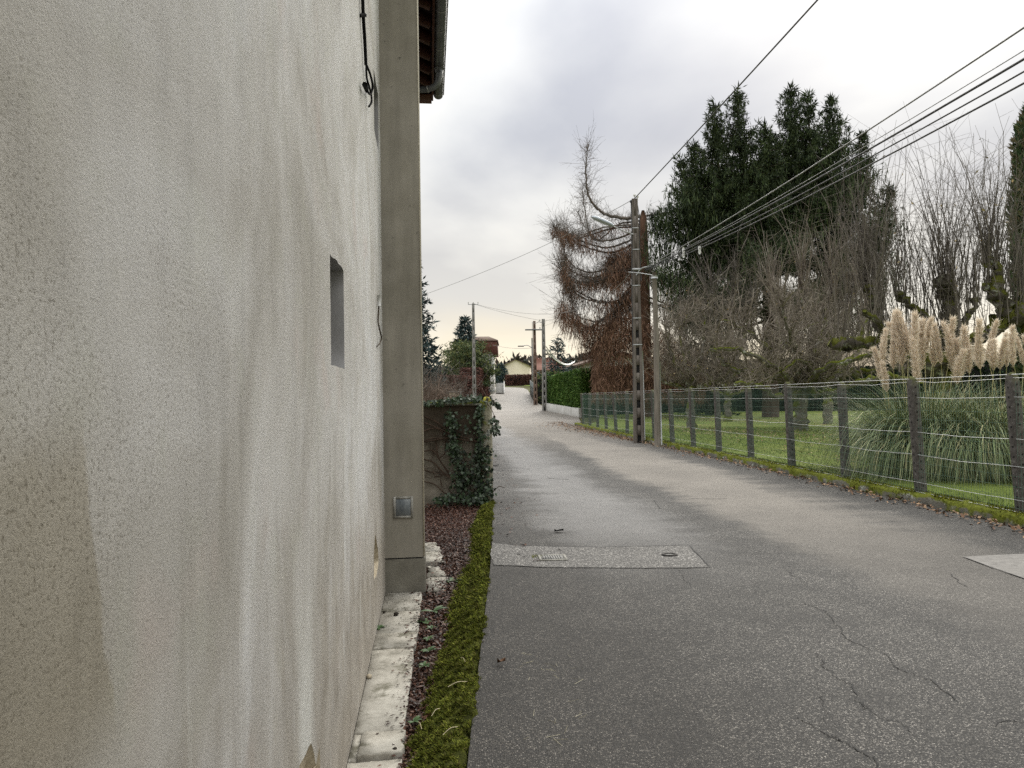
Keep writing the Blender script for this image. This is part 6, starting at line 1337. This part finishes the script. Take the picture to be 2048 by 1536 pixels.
# ------------------------------------------------------------------ houses up the street
M_CREAM = noisy('cream_render', (.80, .71, .58), (.85, .77, .65), .6, .9, .2)
M_WHITE = noisy('white_render', (.58, .57, .54), (.68, .67, .64), .5, .9, .2)
M_ROOF_R = noisy('red_roof', (.12, .055, .04), (.18, .085, .062), 1.5, .9, .4, 8, .03)
M_ROOF_B = noisy('brown_roof', (.10, .07, .055), (.16, .115, .09), 1.2, .9, .4, 8, .03)
M_GLASS = noisy('window_glass', (.02, .025, .03), (.04, .045, .05), 2, .15, 0, spec=.5)
def gable_house(label, c, w, l, hw, hr, rz, mw, mr, hip=0.0, windows=(), over=.4, chimney=None, clad=None):
    t = thing('house', label, 'house', c, rz, 'houses up the street')
    mb = MB(); a, b = w / 2, l / 2
    V = [(-a, -b, -1), (a, -b, -1), (a, b, -1), (-a, b, -1), (-a, -b, hw), (a, -b, hw), (a, b, hw), (-a, b, hw), (0, -b, hw + hr * (1 - hip * .0)), (0, b, hw + hr)]
    k = hip; cut = [(-a * k, -b, hw + hr * (1 - k)), (a * k, -b, hw + hr * (1 - k))]
    mb.raw(V[:8] + cut + [(-a * k, b, hw + hr * (1 - k)), (a * k, b, hw + hr * (1 - k))], [(0, 3, 7, 4), (1, 5, 6, 2), (0, 4, 8, 9, 5, 1), (3, 2, 6, 11, 10, 7)]); wall = mb.build('walls', mw, t)
    if clad:
        mb = MB(); mb.raw([(-a - .05, -b - .06, hw - 1.6), (a + .05, -b - .06, hw - 1.6), (a + .05, -b - .06, hw), (a * k, -b - .06, hw + hr * (1 - k)), (-a * k, -b - .06, hw + hr * (1 - k)), (-a - .05, -b - .06, hw), (-a - .05, -b, hw - 1.6), (a + .05, -b, hw - 1.6)], [(0, 1, 2, 3, 4, 5), (0, 6, 7, 1)]); mb.build('tile_cladding', clad, wall)
    mb = MB(); ya = -b - over; th = .16; o = over * hr / a
    for sg in (-1, 1):
        P = [(sg * (a + over), ya, hw - o), (sg * a * k, ya, hw + hr * (1 - k)), (0, ya + hip * a * 1.2, hw + hr), (0, b + over, hw + hr), (sg * (a + over), b + over, hw - o)]
        up = [(x, y, z + th) for x, y, z in P]; n = 5; mb.raw(P + up, [tuple(range(5)), tuple(range(9, 4, -1))] + [(i, (i + 1) % n, n + (i + 1) % n, n + i) for i in range(n)])
    if hip: mb.raw([(-a * k, ya, hw + hr * (1 - k) + th), (a * k, ya, hw + hr * (1 - k) + th), (0, ya + hip * a * 1.2, hw + hr + th + .01)], [(0, 1, 2)])
    roof = mb.build('roof', mr, t)
    if chimney: mb = MB(); mb.box((chimney[0], chimney[1], hw + hr + .1), (.35, .35, .7)); mb.build('chimney', M_ROOF_B, roof)
    for (x, y, z, ww, hh, face) in windows:
        mb = MB()
        if face == 'f': mb.box((x, -b - .02, z), (ww / 2, .04, hh / 2))
        elif face == 'l': mb.box((-a - .02, y, z), (.04, ww / 2, hh / 2))
        else: mb.box((a + .02, y, z), (.04, ww / 2, hh / 2))
        wd = mb.build('window', M_ROOF_B, wall)
        mb = MB()
        if face == 'f': mb.box((x, -b - .055, z), (ww / 2 - .08, .01, hh / 2 - .08))
        elif face == 'l': mb.box((-a - .055, y, z), (.01, ww / 2 - .08, hh / 2 - .08))
        else: mb.box((a + .055, y, z), (.01, ww / 2 - .08, hh / 2 - .08))
        mb.build('pane', M_GLASS, wall)
    return t
def build_houses():
    d = 106.; b = W(975, 780, d); b[2] = zp(d); zt = float(W(975, 668, d)[2]) - b[2]; ze = float(W(975, 690, d)[2]) - b[2]
    h = thing('house', 'white house with tile clad upper storey and red brown roof behind left trees', 'house', (0, d, b[2]), 0, 'houses up the street')
    zz = lambda py: float(W(980, py, d)[2]) - b[2]
    xr = float(W(995, 720, d)[0]); xl = xr - 4.6; z1, z2, z3 = zz(707), zz(680), zz(667)
    mb = MB(); mb.box(((xl + xr - .6) / 2, 5, z1 / 2 - .5), ((xr - .6 - xl) / 2, 4.6, z1 / 2 + .5)); wl = mb.build('walls', M_WHITE, h)
    clad = noisy('tile_hanging', (.115, .05, .038), (.17, .078, .06), 2, .9, .5, 9, .03)
    mb = MB(); mb.raw([(xl, .1, z1), (xr, .1, z1), (xr, 9.9, z1), (xl, 9.9, z1), (xl, .35, z2), (xr - .1, .35, z2), (xr - .1, 9.6, z2), (xl, 9.6, z2)], [(0, 1, 5, 4), (1, 2, 6, 5), (2, 3, 7, 6), (3, 0, 4, 7), (0, 3, 2, 1)]); mb.build('tile_cladding', clad, h)
    mb = MB(); mb.raw([(xl - .2, .2, z2), (xr + .1, .2, z2), (xr + .1, 9.8, z2), (xl - .2, 9.8, z2), (xl + 1, 5, z3), (xr - 1.4, 5, z3), (xl - .2, .2, z2 - .15), (xr + .1, .2, z2 - .15), (xr + .1, 9.8, z2 - .15), (xl - .2, 9.8, z2 - .15)], [(0, 1, 5, 4), (1, 2, 5), (2, 3, 4, 5), (3, 0, 4), (0, 6, 7, 1), (1, 7, 8, 2), (6, 9, 8, 7)]); mb.build('roof', M_ROOF_B, h)
    for x in (xr - 1.2, xr - 2.9):
        mb = MB(); mb.box((x, .37, z1 - 1.6), (.32, .04, .75)); w_ = mb.build('window', M_ROOF_B, wl); mb = MB(); mb.box((x, .335, z1 - 1.6), (.25, .01, .66)); mb.build('pane', M_GLASS, wl)
    st = MB()
    for i in range(8): st.box((0, -i * .32, 1.5 - i * .19), (.5, .16, .095))
    s = thing('outside_stair', 'pale outside stair descending beside the white house', 'stair', (-1.75, 104.5, zp(104)))
    for i in range(8): mb = MB(); mb.box((0, -i * .3, (1.5 - i * .19) / 2), (.55, .148, (1.5 - i * .19) / 2)); mb.build('step', M_CONC, s)
    mb = MB(); mb.raw([(.56, .15, 0), (.66, .15, 0), (.66, .15, 1.75), (.56, .15, 1.75), (.56, -2.4, 0), (.66, -2.4, 0), (.66, -2.4, .4), (.56, -2.4, .4)], [(0, 1, 2, 3), (4, 7, 6, 5), (1, 5, 6, 2), (0, 3, 7, 4), (3, 2, 6, 7)]); mb.build('parapet', M_WHITE, s)
    d = 215.; b = W(1034, 765, d); z0 = float(W(1034, 766, d)[2])
    gable_house('cream rendered house with brown roof at the end of the street', (b[0] + .2, d + 4, z0), 7.6, 9, float(W(1034, 731, d)[2]) - z0, 1.7, -.12, M_CREAM, M_ROOF_B, .0, [(-2, 0, 3.5, .8, 1.2, 'l')], .5)
    d = 150.; b = W(1078, 760, d); z0 = zp(d)
    gable_house('red tiled house partly hidden behind the poles', (W(1096, 760, d)[0], d + 6, z0), 8.5, 5.4, float(W(1078, 738, d)[2]) - z0, float(W(1078, 714, d)[2]) - float(W(1078, 738, d)[2]), math.pi / 2, noisy('brown_render', (.26, .19, .14), (.33, .25, .19), 1, .9, 0), M_ROOF_R, 0, [], .5, (1.5, 2))
    d = 84.; z0 = zp(d); c = W(1215, 745, d)
    gable_house('dark roofed house just showing between green hedge and dead conifer', (c[0], d, z0), 9, 10, 3.6, float(W(1200, 712, d)[2]) - z0 - 3.6, .15, M_WHITE, M_ROOF_B, 0, [], .6)
    d = 75.; z0 = zp(d); c = W(1800, 748, d)
    gable_house('low pale roofed house glimpsed behind the fruit trees', (c[0], d, z0), 9, 16, 2.2, 2.9, math.pi / 2, M_CREAM, noisy('sandy_roof', (.36, .29, .20), (.46, .38, .28), 2, .9, .3), 0, [], .5)
build_houses()
# grass bank and rough grass by the far bend
mb = MB(); G = []
for y in np.linspace(140, 215, 16):
    G.append([(x, y, zp(y) + .03 - (.25 if i == 0 else 0)) for i, x in enumerate(np.linspace(2.9 if y < 158 else 2.9 - (y - 158) * .2, 40, 20))])
mb.grid(np.array(G)); tag(mb.build('grass_bank', M_LAWN, None, True), kind='structure')
# a far wood closes the view behind the gardens
def far_wood():
    n = 26000; mb = MB(); x = rng.uniform(-260, 420, n); y = rng.uniform(300, 360, n); crest = 9 + 3 * np.sin(x * .05) + 2 * np.sin(x * .17 + 1); z = np.array([zp(q) for q in y]) + crest * rng.random(n) ** .7 - 1
    mb.blades(np.stack([x, y, z], 1), rng.normal(size=(n, 3)) + np.array([0, 0, .6]), rng.uniform(2, 4, n), rng.uniform(1, 2, n)); tag(mb.build('far_wood', leafy('far_wood_leaves', [(.05, .055, .045), (.07, .07, .055), (.06, .045, .038)], .9, .1)), 'distant grey brown wood along the horizon', 'wood', kind='stuff')
far_wood()
